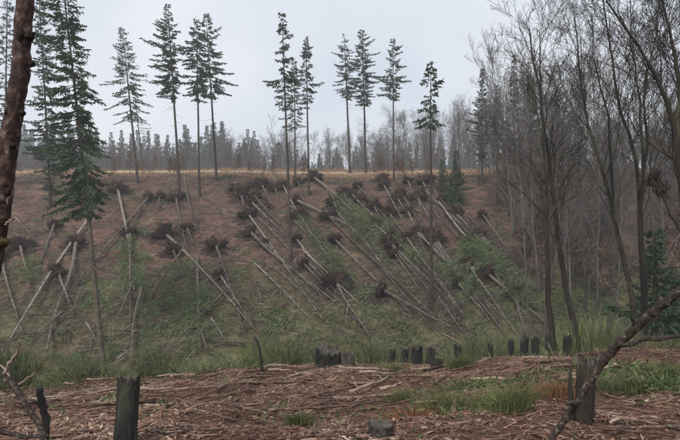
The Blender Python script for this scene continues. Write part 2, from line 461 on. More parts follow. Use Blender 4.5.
RIDGE = [  # base px, top px, crown start py, half width px, density, sparse, seed, trunk r, name, label
    ((5, 190), (8, -45), 165, 15, .7, .35, 3, .15, 'slender conifer at the far left edge, half hidden behind the birch stem'),
    ((51, 206), (37, -40), 196, 17, .9, .25, 4, .16, 'tall thin conifer just left of the big green conifer, its top cut off'),
    ((138, 184), (122, 27), 118, 24, .55, .15, 5, .16, 'pointed conifer right of the big green one, with wispy horizontal lower branches'),
    ((180, 200), (168, 3), 96, 20, .95, .2, 6, .19, 'tall left-leaning conifer with drooping boughs on its left, tallest of its cluster'),
    ((200, 197), (196, 16), 98, 20, 1.0, .2, 8, .16, 'straight dark conifer, left one of the touching pair'),
    ((217, 181), (206, 12), 96, 19, 1.0, .2, 9, .16, 'leaning dark conifer, right one of the touching pair'),
    ((291, 262), (282, 11), 106, 14, .85, .25, 10, .18, 'tall narrow conifer rooted partway down the slope, left of a tight trio'),
    ((295, 179), (294, 58), 130, 13, .7, .3, 11, .12, 'short thin conifer in the middle of a tight trio on the ridge'),
    ((309, 196), (306, 36), 100, 13, .9, .25, 12, .15, 'narrow conifer on the right of a tight trio on the ridge'),
    ((350, 174), (344, 34), 98, 19, .7, .22, 13, .17, 'conifer with loose open crown, left of the two side by side at mid ridge'),
    ((366, 173), (362, 29), 104, 18, 1.0, .15, 14, .17, 'dense crowned conifer, right of the two side by side at mid ridge'),
    ((394, 183), (393, 38), 98, 14, .95, .18, 15, .15, 'narrow dense conifer standing alone right of the mid ridge pair'),
    ((431, 312), (431, 61), 128, 14, .75, .12, 16, .17, 'conifer with open tiered crown and long bare trunk down to the lower slope'),
]
for (b, tp, cpy, hw, dn, spa, sd, r0, lab) in RIDGE:
    p = ray(*b)
    Yd = p[1]
    top = pix3(tp[0], tp[1], Yd + (.6 if sd % 2 else -.6))
    c0 = (b[1] - cpy) / (b[1] - tp[1])
    k = Yd / 72.0
    conifer('standing_conifer', p, top, c0, hw / F * Yd * 1.2, lab, r0=r0 * max(.8, k), dens=dn, sparse=spa, seed=sd, group='conifers left standing along the slope', leaf=.62, lw=.12, droop=.25 + .25 * random.random(), step=.27, side=.35 if sd == 6 else 0)
# thin far conifer behind the pointed one
p = at_y(143, 92); conifer('standing_conifer', p, pix3(134, 88, 92), .35, 2.0, 'faint thin conifer behind the pointed conifer, beyond the track', r0=.11, dens=.5, sparse=.4, seed=23, group='conifers left standing along the slope', leaf=.4, lw=.12)
# the big green one at the foot of the slope
p = ray(103, 364, 28)
conifer('green_conifer', p, pix3(60, -45, p[1] - .5), (364 - 212) / (364 + 45), 49 / F * p[1], 'large green conifer rooted at the foot of the slope, full crown with drooping branches', ('log_dark', 'needles_near'), r0=.16, dens=1.1, sparse=.3, seed=31, leaf=.6, lw=.085, droop=.45, step=.165, side=.22)

# ------------------------------------------------------------------ fallen trees
def root_plate(root, origin, pos, axis_dir, size, seed):
    global rng
    keep = rng; rng = np.random.default_rng(seed)
    axis_dir = unit(axis_dir); u = unit(np.cross(axis_dir, [0, 0, 1])); w = np.cross(u, axis_dir)
    # lumpy disc of soil
    nu, nv = 20, 10
    asp = rng.uniform(.9, 1.3); size *= rng.uniform(.8, 1.2); lob = rng.uniform(-.3, .3, 20)
    V = []
    for i in range(nv):
        ph = math.pi * i / (nv - 1)
        for j in range(nu):
            th = 2 * math.pi * j / nu
            r = size * .86 * (1 + .2 * math.sin(3 * th + seed) + lob[j] + rng.uniform(-.12, .12))
            V.append(pos + axis_dir * (-.36 * size * math.cos(ph) * rng.uniform(.7, 1.2)) + (u * math.cos(th) * asp + w * math.sin(th) * .85) * r * math.sin(ph))
    q = [(i * nu + j, i * nu + (j + 1) % nu, (i + 1) * nu + (j + 1) % nu, (i + 1) * nu + j) for i in range(nv - 1) for j in range(nu)]
    mb = MB(); mb.grid(np.array(V), np.array(q), tint=rng.random(len(V)))
    rp = mb.build('root_plate', M['soil'], root, origin)
    rb = MB()
    for k in range(100):
        th = rng.uniform(0, 6.28); ln = size * rng.uniform(.35, 1.0)
        d = u * math.cos(th) + w * math.sin(th) + axis_dir * rng.normal(-.35, .5)
        p0 = pos + (u * math.cos(th) * asp + w * math.sin(th) * .8) * size * rng.uniform(.3, .8) - axis_dir * size * rng.uniform(0, .3)
        pts = [p0]
        for s in range(4):
            d = unit(d + rng.normal(0, .38, 3)); pts.append(pts[-1] + d * ln / 4)
        pts = np.array(pts); pts[:, 2] = np.maximum(pts[:, 2], H(pts[:, 0], pts[:, 1]) + .02)
        rb.tube(pts, np.linspace(.045, .012, 5) * rng.uniform(.4, 1.3), 3)
    rb.build('root_tangle', M['soil'], rp, origin)
    # torn earth heaped round the hole
    mb = MB(); nh = 26; an = np.linspace(0, 2 * math.pi, nh, endpoint=False); jit = rng.uniform(.75, 1.25, nh)
    cc = pos - axis_dir * size * .5; rings = []
    for f, hh_ in ((1.5, -.06), (1.15, .10), (.8, .22), (.4, .06), (.03, -.02)):
        xx = cc[0] + np.cos(an) * size * f * jit * 1.15; yy_ = cc[1] + np.sin(an) * size * f * jit * .95
        rings.append(np.stack([xx, yy_, H(xx, yy_) + hh_ * size * rng.uniform(.6, 1.4, nh)], 1))
    q = np.array([(i * nh + j, i * nh + (j + 1) % nh, (i + 1) * nh + (j + 1) % nh, (i + 1) * nh + j) for i in range(4) for j in range(nh)])
    mb.grid(np.concatenate(rings), q, tint=rng.random(nh * 5)); mb.build('torn_earth', M['soil'], rp, origin)
    rng = keep

LOGCELL = np.zeros((620, 260), bool)          # 0.2 m cells where a trunk lies, x from -62, y from 26
def fallen(pxs, label, rp=1.0, crown='d', cut=False, r0=.17, mat='log', seed=1, cl=.55, group='uprooted trees lying down the slope', ymin=26):
    """pxs: photo pixels along the log, root end first; every point is dropped on the slope"""
    global rng
    keep = rng; rng = np.random.default_rng(seed)
    P = np.array([ray(x, y, ymin) for x, y in pxs])
    L_ = np.linalg.norm(np.diff(P, axis=0), axis=1).sum()
    n = max(10, int(L_ / 1.0))
    ax = poly(P, n)
    t = np.linspace(0, 1, n)
    rad = r0 * (1 - .72 * t)
    lift = np.interp(t, [0, .25, 1], [.65 if rp else .5, .55, .45])
    hz = H(ax[:, 0], ax[:, 1])
    zz = np.maximum(ax[:, 2] + lift, hz + rad * .7)
    for _ in range(3): zz[1:-1] = np.maximum((zz[:-2] + zz[1:-1] * 2 + zz[2:]) / 4, hz[1:-1] + rad[1:-1] * .7)
    ax[:, 2] = zz
    den = poly(ax, n * 8)
    for ddx in (-.2, 0, .2):
        for ddy in (-1.0, -.8, -.6, -.4, -.2, 0, .2):
            LOGCELL[np.clip(((den[:, 0] + ddx + 62) / .2).astype(int), 0, 619), np.clip(((den[:, 1] + ddy - 26) / .2).astype(int), 0, 259)] = True
    base = ax[0].copy()
    root = empty('fallen_tree', base, label, 'fallen tree', group)
    tb = MB(); tb.tube(ax, rad, 8, cap=True, wob=.10)
    tg = np.gradient(ax, axis=0)
    for q in range(int(L_ * 1.6)):
        i = rng.integers(1, n - 1); e = unit(np.cross(unit(tg[i]), rng.normal(size=3))) + unit(tg[i]) * .4; e[2] = abs(e[2]) if rng.random() < .7 else e[2]
        tb.tube(np.array([ax[i], ax[i] + e * rng.uniform(.2, .65)]), [.03, .012], 4)
    tb.build('trunk', M[mat], root, base)
    d0 = ax[1] - ax[0]
    if rp: root_plate(root, base, ax[0] - unit(d0) * .1, d0, .82 * rp, seed + 500)
    if cut:
        e = unit(ax[-1] - ax[-2]); mb = MB(); mb.tube(np.array([ax[-1] + e * .004, ax[-1] + e * .03]), [rad[-1] * 1.02] * 2, 8, cap=True)
        mb.build('cut_face', M['cut'], root, base)
    if crown != 'n':
        cb = MB(); P_, D_ = [], []
        tan = np.gradient(ax, axis=0); tan /= np.linalg.norm(tan, axis=1, keepdims=True)
        full = crown == 'g'
        nb = int(L_ * (4.6 if full else 3.0))
        for q in range(nb):
            f = rng.uniform(1 - cl, .99) if full else rng.uniform(.3, .99)
            p0 = np.array([np.interp(f, t, ax[:, c]) for c in range(3)]); tn = np.array([np.interp(f, t, tan[:, c]) for c in range(3)])
            th = rng.uniform(-.35, math.pi + .35)
            u = unit(np.cross(tn, [0, 0, 1])); w = np.cross(u, tn)
            d = unit(u * math.cos(th) + w * math.sin(th) * .75 + tn * rng.uniform(.2, .8))
            ln = (1.75 if full else 1.3) * (1.15 - .8 * abs((f - (1 - cl)) / cl - .35 if full else f - .5)) * rng.uniform(.45, 1.1)
            ln = max(.3, ln)
            s = np.linspace(0, 1, 4)
            bp = p0 + d[None] * (s * ln)[:, None]; bp[:, 2] -= .28 * ln * s ** 2
            bp[:, 2] = np.maximum(bp[:, 2], H(bp[:, 0], bp[:, 1]) + .03)
            cb.tube(bp, np.linspace(.024, .007, 4), 3, 0)
            if full:
                nt = int(ln / .05)
                for m in range(nt):
                    v = .15 + .85 * rng.random(); pt = np.array([np.interp(v, s, bp[:, c]) for c in range(3)])
                    P_.append(pt); D_.append(unit(d * .8 + rng.normal(0, .6, 3) + np.array([0, 0, -.45])) * rng.uniform(.25, .75))
            else:
                for m in range(3):
                    v = rng.uniform(.3, 1); pt = np.array([np.interp(v, s, bp[:, c]) for c in range(3)])
                    e = unit(d + rng.normal(0, .6, 3)); cb.tube(np.array([pt, pt + e * ln * .4]), [.010, .004], 3, 0)
        if P_:
            P_ = np.array(P_); cb.slivers(P_, np.array(D_), rng.uniform(.018, .048, len(P_)), 1)
        cb.build('crown', [M['deadneedle'], M['fallen_needles']], root, base, smooth=False)
    rng = keep
    return root

LOGS = [
    ([(14, 219), (40, 252), (62, 278)], 'bare thin fallen trunk slanting right from behind the birch stem', 0, 'd', False, .10, 'log'),
    ([(54, 231), (36, 280)], 'short fallen trunk with small root plate, left of the big green conifer', .9, 'n', False, .13, 'log'),
    ([(87, 226), (50, 280), (11, 344)], 'long pale trunk slanting down left from the big green conifer to a white cut end', 0, 'n', True, .17, 'log'),
    ([(76, 249), (71, 278), (55, 322), (45, 368)], 'curved fallen trunk with dark root plate, ending in the ferns at left', 1.2, 'n', False, .19, 'log'),
    ([(148, 203), (117, 240), (86, 277), (70, 296)], 'fallen trunk crossing diagonally behind the big green conifer, root plate top right', 1.0, 'd', False, .14, 'log'),
    ([(118, 195), (127, 238), (132, 270), (134, 295)], 'straight fallen trunk below the pointed conifer, bushy root plate above, white cut end', 1.4, 'g', True, .17, 'log'),
    ([(130, 240), (130, 285), (130, 327)], 'fallen trunk beside the cut one at left with pale cut end, lying straight downhill', .9, 'n', True, .13, 'log_dark'),
    ([(142, 294), (134, 325), (131, 372)], 'bare pole at left lying straight down into the grass, bent at the middle', 0, 'n', False, .11, 'log'),
    ([(63, 319), (40, 338)], 'short log lying crosswise over the curved trunk at left', 0, 'n', False, .13, 'log'),
    ([(118, 367), (130, 357)], 'short pale cut log in the grass right of the big conifer foot', 0, 'n', True, .09, 'log'),
    ([(86, 330), (98, 350)], 'thin stick log in ferns left of the big conifer foot', 0, 'd', False, .06, 'log'),
    ([(176, 203), (181, 228), (187, 256)], 'dark fallen trunk at the foot of the tall left-leaning conifer', 1.1, 'd', False, .12, 'log_dark'),
    ([(184, 180), (190, 212), (198, 236)], 'dead whitish tree with bare twiggy branches below the left cluster of conifers', 0, 'd', False, .09, 'log'),
    ([(166, 241), (186, 259), (206, 280), (227, 303), (255, 336)], 'longest fallen trunk of the left slope, slanting right from a pale torn root plate', 1.3, 'd', False, .15, 'log'),
    ([(173, 257), (178, 268), (184, 282)], 'short fallen trunk under a dark root plate beside the longest left trunk', 1.2, 'g', False, .11, 'log_dark'),
    ([(216, 252), (226, 280), (247, 346)], 'slim straight trunk leaning down right, alone on the bare brown slope', 1.2, 'd', False, .13, 'log'),
    ([(197, 262), (198, 302), (199, 352)], 'upright looking grey trunk lying straight downhill through a green crown', 0, 'g', False, .11, 'log'),
    ([(222, 301), (193, 331), (162, 363)], 'fallen trunk slanting down left across the longest left trunk', 0, 'n', False, .13, 'log'),
    ([(200, 336), (207, 356)], 'stubby reddish log in the grass below the crossing trunks', 0, 'n', False, .11, 'log_dark'),
    ([(211, 325), (218, 336), (226, 348)], 'thin dead pole below the crossing trunks, right of the stubby log', 0, 'd', False, .07, 'log'),
    ([(247, 351), (213, 348)], 'log lying level across the slope behind the near grass', 0, 'n', False, .12, 'log'),
    ([(254, 201), (272, 221), (291, 240)], 'upper of two parallel trunks left of the tall slope conifer', 1.2, 'd', False, .12, 'log'),
    ([(252, 208), (270, 225), (288, 241)], 'lower of two parallel trunks left of the tall slope conifer', 1.0, 'd', False, .12, 'log'),
    ([(249, 221), (268, 247), (292, 281), (322, 325)], 'long thin trunk slanting right past the tall slope conifer, ending thin in ferns', 1.2, 'd', False, .13, 'log'),
    ([(251, 239), (270, 257), (300, 281), (334, 307)], 'thick trunk crossing the long thin one, ending in a blunt butt', 1.2, 'n', True, .17, 'log'),
    ([(283, 190), (296, 214), (322, 254), (349, 291)], 'slim trunk with bright green crown and white tip right of the tall slope conifer', 1.0, 'g', True, .11, 'log'),
    ([(314, 182), (335, 199), (357, 221), (382, 246)], 'fallen conifer with green crown falling from the topmost ridge root plate', 1.3, 'g', False, .16, 'log'),
    ([(297, 206), (327, 220), (357, 237), (387, 277), (432, 320)], 'very long curving trunk across the middle of the slope', 1.0, 'd', False, .18, 'log'),
    ([(327, 194), (350, 225), (376, 262)], 'thin trunk with green crown beneath the topmost fallen conifer', 0, 'g', False, .11, 'log'),
    ([(329, 222), (352, 245), (392, 283), (434, 324)], 'trunk close alongside the very long curving one, on its lower side', 1.2, 'd', False, .13, 'log_dark'),
    ([(383, 299), (396, 304), (424, 320), (455, 336)], 'lowest slanting trunk mid slope, from a reddish root plate towards the dark stumps', 1.1, 'n', False, .16, 'log'),
    ([(384, 190), (400, 220), (420, 254)], 'leftmost of the fan of thin trunks on the upper right slope', 1.1, 'd', False, .11, 'log'),
    ([(389, 219), (404, 238), (421, 262)], 'short trunk in the fan, starting from the middle row of roots', 1.2, 'd', False, .10, 'log'),
    ([(375, 231), (396, 248), (420, 267), (445, 285)], 'lower left trunk of the fan with green crown', .9, 'g', False, .11, 'log'),
    ([(337, 291), (345, 306), (370, 343)], 'dark barked thick trunk below a black root plate in mid lower slope', 1.3, 'n', False, .18, 'log_dark'),
    ([(349, 306), (346, 326)], 'short upright branch beside the dark thick trunk', 0, 'n', False, .06, 'log'),
    ([(401, 198), (415, 220), (430, 246)], 'second trunk of the fan, from high on the slope', 1.1, 'd', False, .11, 'log'),
    ([(408, 217), (416, 235), (424, 254)], 'steepest short trunk in the middle of the fan', 1.0, 'd', False, .10, 'log'),
    ([(436, 246), (460, 282), (482, 311), (503, 338)], 'long straight trunk right of the tiered conifer reaching the near broom', 1.2, 'd', False, .16, 'log'),
    ([(418, 203), (430, 224), (442, 244)], 'thin trunk crossing just behind the tiered conifer trunk', 1.0, 'd', False, .10, 'log'),
    ([(439, 252), (450, 267), (462, 284)], 'short dark trunk next to the long straight one right of the tiered conifer', 0, 'g', False, .11, 'log_dark'),
    ([(439, 206), (463, 239), (488, 260), (514, 281)], 'lower of the two long trunks at upper right, passing a green bush', 0, 'g', False, .13, 'log'),
    ([(449, 202), (474, 235), (500, 256), (530, 277)], 'upper of the two long trunks at upper right, with dark root plate', 1.4, 'd', False, .16, 'log_dark'),
    ([(468, 275), (500, 281), (544, 292)], 'trunk lying almost level across the lower right slope', 1.2, 'd', False, .13, 'log'),
    ([(488, 282), (515, 303), (548, 331)], 'fallen trunk ending behind the dark forked bare tree at right', 1.2, 'd', False, .14, 'log_dark'),
    ([(515, 302), (519, 318), (525, 338)], 'short pale trunk pointing straight at the right hand stump row', .9, 'n', False, .12, 'log'),
    ([(432, 275), (450, 302), (464, 324)], 'thin trunk with bright splintered spot right of the tiered conifer', 0, 'd', False, .10, 'log'),
    ([(459, 292), (480, 314)], 'short trunk between the splintered trunk and the long straight one', .8, 'n', False, .11, 'log'),
    ([(438, 303), (450, 321), (463, 339)], 'thin grey trunk ending above the broom bush at right of the tiered conifer', 0, 'd', False, .09, 'log'),
    ([(497, 268), (530, 296)], 'thin trunk above the almost level one at lower right', 0, 'd', False, .09, 'log'),
    ([(566, 245), (594, 263), (625, 284)], 'trunk lying inside the bare wood behind the forked tree', 0, 'd', False, .10, 'log'),
    ([(596, 282), (627, 307)], 'lower trunk lying inside the bare wood at right', 0, 'd', False, .09, 'log'),
    ([(20, 252), (30, 290)], 'fallen tree with broad dark root plate behind the birch stem', 1.5, 'g', False, .12, 'log_dark'),
    ([(262, 190), (272, 208)], 'short stub with bushy black root plate, middle of three on upper slope', 1.4, 'n', False, .11, 'log_dark'),
    ([(244, 196), (250, 208)], 'short stub with bushy black root plate, left of three on upper slope', 1.4, 'n', False, .11, 'log_dark'),
    ([(430, 184), (440, 206)], 'root plate with short trunk just right of the tiered conifer high up', 1.2, 'd', False, .10, 'log_dark'),
    ([(383, 184), (392, 196)], 'root plate with short stub under the lone narrow ridge conifer', 1.2, 'n', False, .10, 'log_dark'),
    ([(300, 222), (330, 245)], 'fallen tree with dark root plate left of the long curving trunk', 1.2, 'd', False, .11, 'log_dark'),
    ([(352, 200), (380, 228), (402, 246)], 'green crowned fallen tree filling the slope below the mid ridge pair', .9, 'g', False, .11, 'log'),
    ([(0, 262), (10, 300), (22, 338)], 'fallen tree at the far left edge of the slope, below the birch knots', 1.0, 'd', False, .12, 'log'),
]
for i, (pxs, lab, rp, crown, cut, r0, mt) in enumerate(LOGS):
    fallen(pxs, lab, rp, crown, cut, r0 * .98, mt, seed=100 + i, cl=.62)

fr = random.Random(77)
for k in range(18):
    x_ = [232, 241, 268, 277, 300, 336, 346, 362, 372, 398, 408, 415, 424, 447, 100, 158, 190, 455][k] + fr.uniform(-3, 3); y_ = fr.uniform(184, 212) if k < 14 else fr.uniform(196, 236)
    sx_ = 1 if x_ > 180 else -1
    fallen([(x_, y_), (x_ + sx_ * fr.uniform(5, 12), y_ + fr.uniform(10, 20))], 'dark upturned root plate with short stub in the band below the ridge', fr.uniform(.7, 1.25), 'n', False, fr.uniform(.09, .13), 'log_dark', seed=1600 + k, group='root plates in the band below the ridge')
for k in range(32):
    x_ = fr.uniform(330, 490); y_ = fr.uniform(190, 262) if x_ < 460 else fr.uniform(215, 280)
    sl = fr.uniform(.95, 1.5); ln_ = fr.uniform(70, 115)
    dx_ = ln_ / math.hypot(1, sl); dy_ = dx_ * sl
    if y_ + dy_ > 345 or x_ + dx_ > 545: continue
    fallen([(x_, y_), (x_ + dx_ * .5, y_ + dy_ * .5), (x_ + dx_, y_ + dy_)], 'slim trunk in the dense fan of felled trunks right of the slope centre', .7 if k % 3 else 0, 'g' if k % 6 == 0 else 'd', False, fr.uniform(.06, .095), 'log' if k % 4 else 'log_dark', seed=1300 + k, cl=.5, group='slim trunks of the dense fan')
for k in range(12):
    x_ = fr.uniform(245, 345); y_ = fr.uniform(205, 275); sl = fr.uniform(.9, 1.3); dx_ = fr.uniform(30, 60); dy_ = dx_ * sl
    fallen([(x_, y_), (x_ + dx_, y_ + dy_)], 'slim trunk among the crossing trunks in the middle of the slope', .6 if k % 3 == 0 else 0, 'd', False, fr.uniform(.07, .11), 'log', seed=1400 + k, cl=.5, group='slim trunks in the middle of the slope')
for k in range(8):
    x_ = fr.uniform(15, 230); y_ = fr.uniform(235, 300); sl = fr.choice([-2.2, -1.4, 1.5, 2.5]); dy_ = fr.uniform(26, 48); dx_ = dy_ / sl
    fallen([(x_, y_), (x_ + dx_, y_ + dy_)], 'slim trunk among the criss-cross trunks on the left of the slope', .6 if k % 3 == 0 else 0, 'd', False, fr.uniform(.07, .11), 'log', seed=1500 + k, cl=.5, group='slim trunks on the left of the slope')

# ------------------------------------------------------------------ bare broadleaved trees
def grow(mb, p0, d, ln, r, lev, maxlev, kids, up=.12, wand=.16, ang=.62, nseg=5, rmin=.006, mi=0):
    pts = [np.asarray(p0, float)]; d = unit(d)
    dirs = [d]
    for s in range(nseg):
        d = unit(d + rng.normal(0, wand, 3) + np.array([0, 0, up * (.6 + .4 * rng.random())]))
        pts.append(pts[-1] + d * ln / nseg); dirs.append(d)
    pts = np.array(pts); t = np.linspace(0, 1, nseg + 1)
    mb.tube(pts, np.maximum(rmin, r * (1 - .78 * t)), [7, 5, 3, 3, 3][min(lev, 4)], mi)
    if lev >= maxlev: return
    branch_off(mb, pts, dirs, ln, r, lev, maxlev, kids, up, wand, ang, rmin, mi, .28 if lev else .35)
def branch_off(mb, pts, dirs, ln, r, lev, maxlev, kids, up, wand, ang, rmin, mi, f0, f1=1.0):
    t = np.linspace(0, 1, len(pts)); pts = np.asarray(pts); dirs = np.asarray(dirs)
    n = kids[lev]; n = max(1, int(round(n * rng.uniform(.75, 1.25))))
    for k in range(n):
        f = f0 + (f1 - f0) * (k + rng.random()) / n
        p = np.array([np.interp(f, t, pts[:, c]) for c in range(3)])
        d = unit([np.interp(f, t, dirs[:, c]) for c in range(3)])
        perp = unit(np.cross(d, rng.normal(size=3)))
        a = ang * rng.uniform(.6, 1.35)
        nd = d * math.cos(a) + perp * math.sin(a)
        nl = ln * (.62 - .30 * f) * rng.uniform(.6, 1.25) if lev == 0 else ln * (.6 - .2 * f) * rng.uniform(.6, 1.2)
        grow(mb, p, nd, nl, max(rmin, r * (1 - .78 * f) * (rng.uniform(.4, .62) if lev else rng.uniform(.2, .4))), lev + 1, maxlev, kids, up, wand * 1.15, ang, 4 if lev < 2 else 3, rmin, mi)

def bare_stems(name, label, stems, r0, kids, maxlev, mat='bare_bark', seed=1, group=None, blen=.42, rmin=.005, ang=.6, up=.13, f0=.3):
    """stems: poly-lines of points (base first); side branches are grown on each"""
    global rng
    keep = rng; rng = np.random.default_rng(seed)
    base = np.asarray(stems[0][0], float).copy(); base[2] = Hs(base[0], base[1])
    root = empty(name, base, label, 'tree', group)
    cb = MB()
    for si, st in enumerate(stems):
        ax = poly(st, 14); t = np.linspace(0, 1, 14)
        ax[1:-1] += rng.normal(0, .022, (12, 3)) * np.array([1, 1, .3])
        rr = r0[si] if isinstance(r0, (list, tuple)) else r0
        tb = MB(); rad = rr * (1 - .86 * t ** .9); rad[0] *= 1.2
        tb.tube(ax, np.maximum(rmin, rad), 9, wob=.08)
        tb.build('trunk', M[mat], root, base)
        dirs = np.gradient(ax, axis=0); dirs /= np.linalg.norm(dirs, axis=1, keepdims=True)
        L_ = np.linalg.norm(np.diff(ax, axis=0), axis=1).sum()
        branch_off(cb, ax, dirs, L_ * blen / .5, rr, 0, maxlev, kids, up, .15, ang, rmin, 0, f0)
    cb.build('crown', M['twig'] if mat == 'bare_bark' else M[mat], root, base)
    rng = keep
    return root

def stem_px(pts, Yd, ground_base=True, dy=0.0):
    """photo pixels at a given distance; the first point is set on the ground"""
    out = [pix3(x, y, Yd + dy * k / max(1, len(pts) - 1)) for k, (x, y) in enumerate(pts)]
    if ground_base:
        g = Hs(out[0][0], out[0][1])
        if out[0][2] > g + .05: out.insert(0, np.array([out[0][0] + (out[0][0] - out[1][0]) * .3, out[0][1], g - .15]))
        else: out[0][2] = g - .15
    return out
bare_stems('bare_tree', 'dark upright bare tree, left of the crossing pair by the stump row',
           [stem_px([(553, 352), (548, 290), (546, 240), (546, 180), (542, 110), (540, 35)], 13.6, dy=.8)], .10, [22, 8, 5, 3], 3, 'mossy_bark', 41, 'bare trees at the right', .20, .004, .55, f0=.48)
bare_stems('bare_tree', 'bare tree leaning left across its neighbour, right of the crossing pair',
           [stem_px([(576, 338), (566, 285), (556, 220), (550, 165), (538, 90), (529, 28)], 15.0, dy=.5)], .11, [22, 8, 5, 3], 3, 'mossy_bark', 42, 'bare trees at the right', .20, .004, .55, f0=.48)
bare_stems('bare_tree', 'left-leaning bare tree with two forks, right of the crossing pair',
           [stem_px([(634, 312), (625, 268), (613, 212), (601, 165), (588, 120), (579, 70), (573, 5)], 19.0, dy=1), stem_px([(612, 205), (611, 160), (607, 110), (594, 60), (592, 15)], 19.0, False)], [.115, .06], [20, 8, 5, 3], 3, 'mossy_bark', 43, 'bare trees at the right', .24, .005, .6, f0=.36)
bare_stems('bare_tree', 'many-stemmed bare tree above the green sapling at the right',
           [stem_px([(644, 300), (642, 250), (640, 205), (634, 150), (620, 105), (612, 55), (600, -20)], 17.0, dy=.6), stem_px([(641, 225), (643, 170), (640, 110), (632, 50), (628, -20)], 17.2, False), stem_px([(639, 190), (647, 150), (645, 95), (655, 40), (660, -20)], 16.9, False)], [.12, .07, .06], [20, 8, 5, 3], 3, 'mossy_bark', 44, 'bare trees at the right', .24, .005, .6, f0=.36)
bare_stems('bare_tree', 'bare tree at the right edge with a thick limb reaching up to the left',
           [stem_px([(690, 330), (686, 240), (681, 170), (672, 115), (652, 72), (636, 42), (606, 0)], 11.5, dy=-.4), stem_px([(676, 135), (680, 90), (672, 45), (658, -15)], 11.4, False), stem_px([(684, 235), (668, 208), (660, 190), (655, 183)], 11.0, False)], [.10, .075, .03], [17, 8, 5, 3], 3, 'mossy_bark', 45, 'bare trees at the right', .26, .004, .6, f0=.36)
bare_stems('bare_tree', 'bare tree mostly outside the right edge of the view',
           [stem_px([(742, 320), (728, 180), (712, 90), (690, 10), (680, -60)], 12.5)], .11, [20, 8, 5, 3], 3, 'mossy_bark', 46, 'bare trees at the right', .3, .004, .55)
for k, (b, m_, tpx, Yd, sd) in enumerate([((598, 285), (599, 200), (604, 60), 27, 51), ((585, 290), (583, 220), (590, 90), 30, 52), ((527, 300), (521, 190), (510, 95), 33, 53), ((618, 290), (622, 200), (618, 70), 33, 54), ((665, 290), (662, 200), (668, 60), 26, 55), ((570, 280), (566, 200), (562, 80), 36, 56), ((655, 285), (652, 190), (646, 60), 30, 57)]):
    labs = ['thin bare pole tree just left of the forked leaning tree', 'thin bare pole tree between the crossing pair and the forked leaning tree', 'thin dark bare tree left of the crossing pair', 'thin bare pole tree right of the forked leaning tree', 'thin bare pole tree near the right edge, behind the green sapling', 'thin bare pole tree directly right of the crossing pair', 'thin bare pole tree right behind the many-stemmed tree']
    bare_stems('bare_tree', labs[k], [stem_px([b, m_, tpx], Yd)], .085, [18, 6, 4], 2, 'bare_bark', sd, 'bare trees at the right', .26, .006, .55)

def proto_bare(seed, h, r, kids, maxlev, wand, ang, up, leaves=0, fork=False):
    global rng
    keep = rng; rng = np.random.default_rng(seed)
    tb = MB(); cb = MB()
    n = 12; t = np.linspace(0, 1, n)
    ax = np.stack([np.cumsum(rng.normal(0, .016 * h, n)) * t, np.cumsum(rng.normal(0, .016 * h, n)) * t, t * h], 1); ax[0, 2] = -.3
    tb.tube(ax, np.maximum(.012, r * (1 - .88 * t)), 7, wob=.06)
    dirs = np.gradient(ax, axis=0); dirs /= np.linalg.norm(dirs, axis=1, keepdims=True)
    branch_off(cb, ax, dirs, h * .62, r * .8, 0, maxlev, kids, up, wand, ang, .011, 0, .22)
    if leaves:
        V = np.concatenate(cb.V); P = V[rng.integers(0, len(V), leaves)]
        cb.slivers(P, rng.normal(0, .10, (leaves, 3)) + [0, 0, -.05], .10, 1)
    rng = keep
    return tb.mesh('trunk', M['bare_bark']), cb.mesh('crown', [M['twig'], M['redleaf']], smooth=False)
PB = [proto_bare(201, 15, .13, [26, 8, 5, 2], 3, .14, .62, .16), proto_bare(202, 17, .15, [30, 7, 5, 2], 3, .12, .5, .2),
      proto_bare(203, 13, .11, [24, 8, 5, 2], 3, .18, .75, .12), proto_bare(204, 16, .12, [34, 7, 4, 2], 3, .12, .95, .06),
      proto_bare(205, 14, .12, [26, 8, 5, 2], 3, .16, .66, .14)]
PL = [proto_bare(206, 5.5, .05, [22, 7, 4], 2, .2, .8, .08, 1600), proto_bare(207, 4.5, .04, [20, 7, 4], 2, .22, .9, .05, 1400)]
def put(name, meshes, loc, rz, sc, label, cat, group, tilt=(0, 0)):
    o = empty(name, loc, label, cat, group); o.rotation_euler = (tilt[0], tilt[1], rz); o.scale = (sc, sc, sc * random.uniform(.92, 1.1))
    for nm, me in zip(('trunk', 'crown'), meshes):
        c = bpy.data.objects.new(nm, me); C.objects.link(c); c.parent = o
    return o
rr = random.Random(5)
# bare wood on the right side of the slope
cnt = 0
for k in range(600):
    Yd = rr.uniform(36, 84); px = 440 + 320 * rr.random() ** 1.25
    lim = 535 - (Yd - 36) / 38 * 88
    if px < lim + rr.uniform(0, 30): continue
    p = at_y(px, Yd)
    # tree tops stay about as high as the photo's wood line
    want = 150 - 62 * sstep(455, 510, np.array(px)) + 34 * sstep(545, 590, np.array(px)) + rr.uniform(-22, 50)
    hgt = (EYE[2] + (220 - want) / F * Yd) - p[2]
    hgt = min(18, max(5, hgt))
    q = rr.randrange(5); h0 = [15, 17, 13, 16, 14][q]
    put('bare_tree', PB[q], p, rr.uniform(0, 6.28), hgt / h0, 'slender grey-brown bare tree in the misty wood on the right slope', 'tree', 'bare trees of the wood on the right slope', (rr.gauss(0, .05), rr.gauss(-.04, .05)))
    cnt += 1
    if cnt >= 84: break
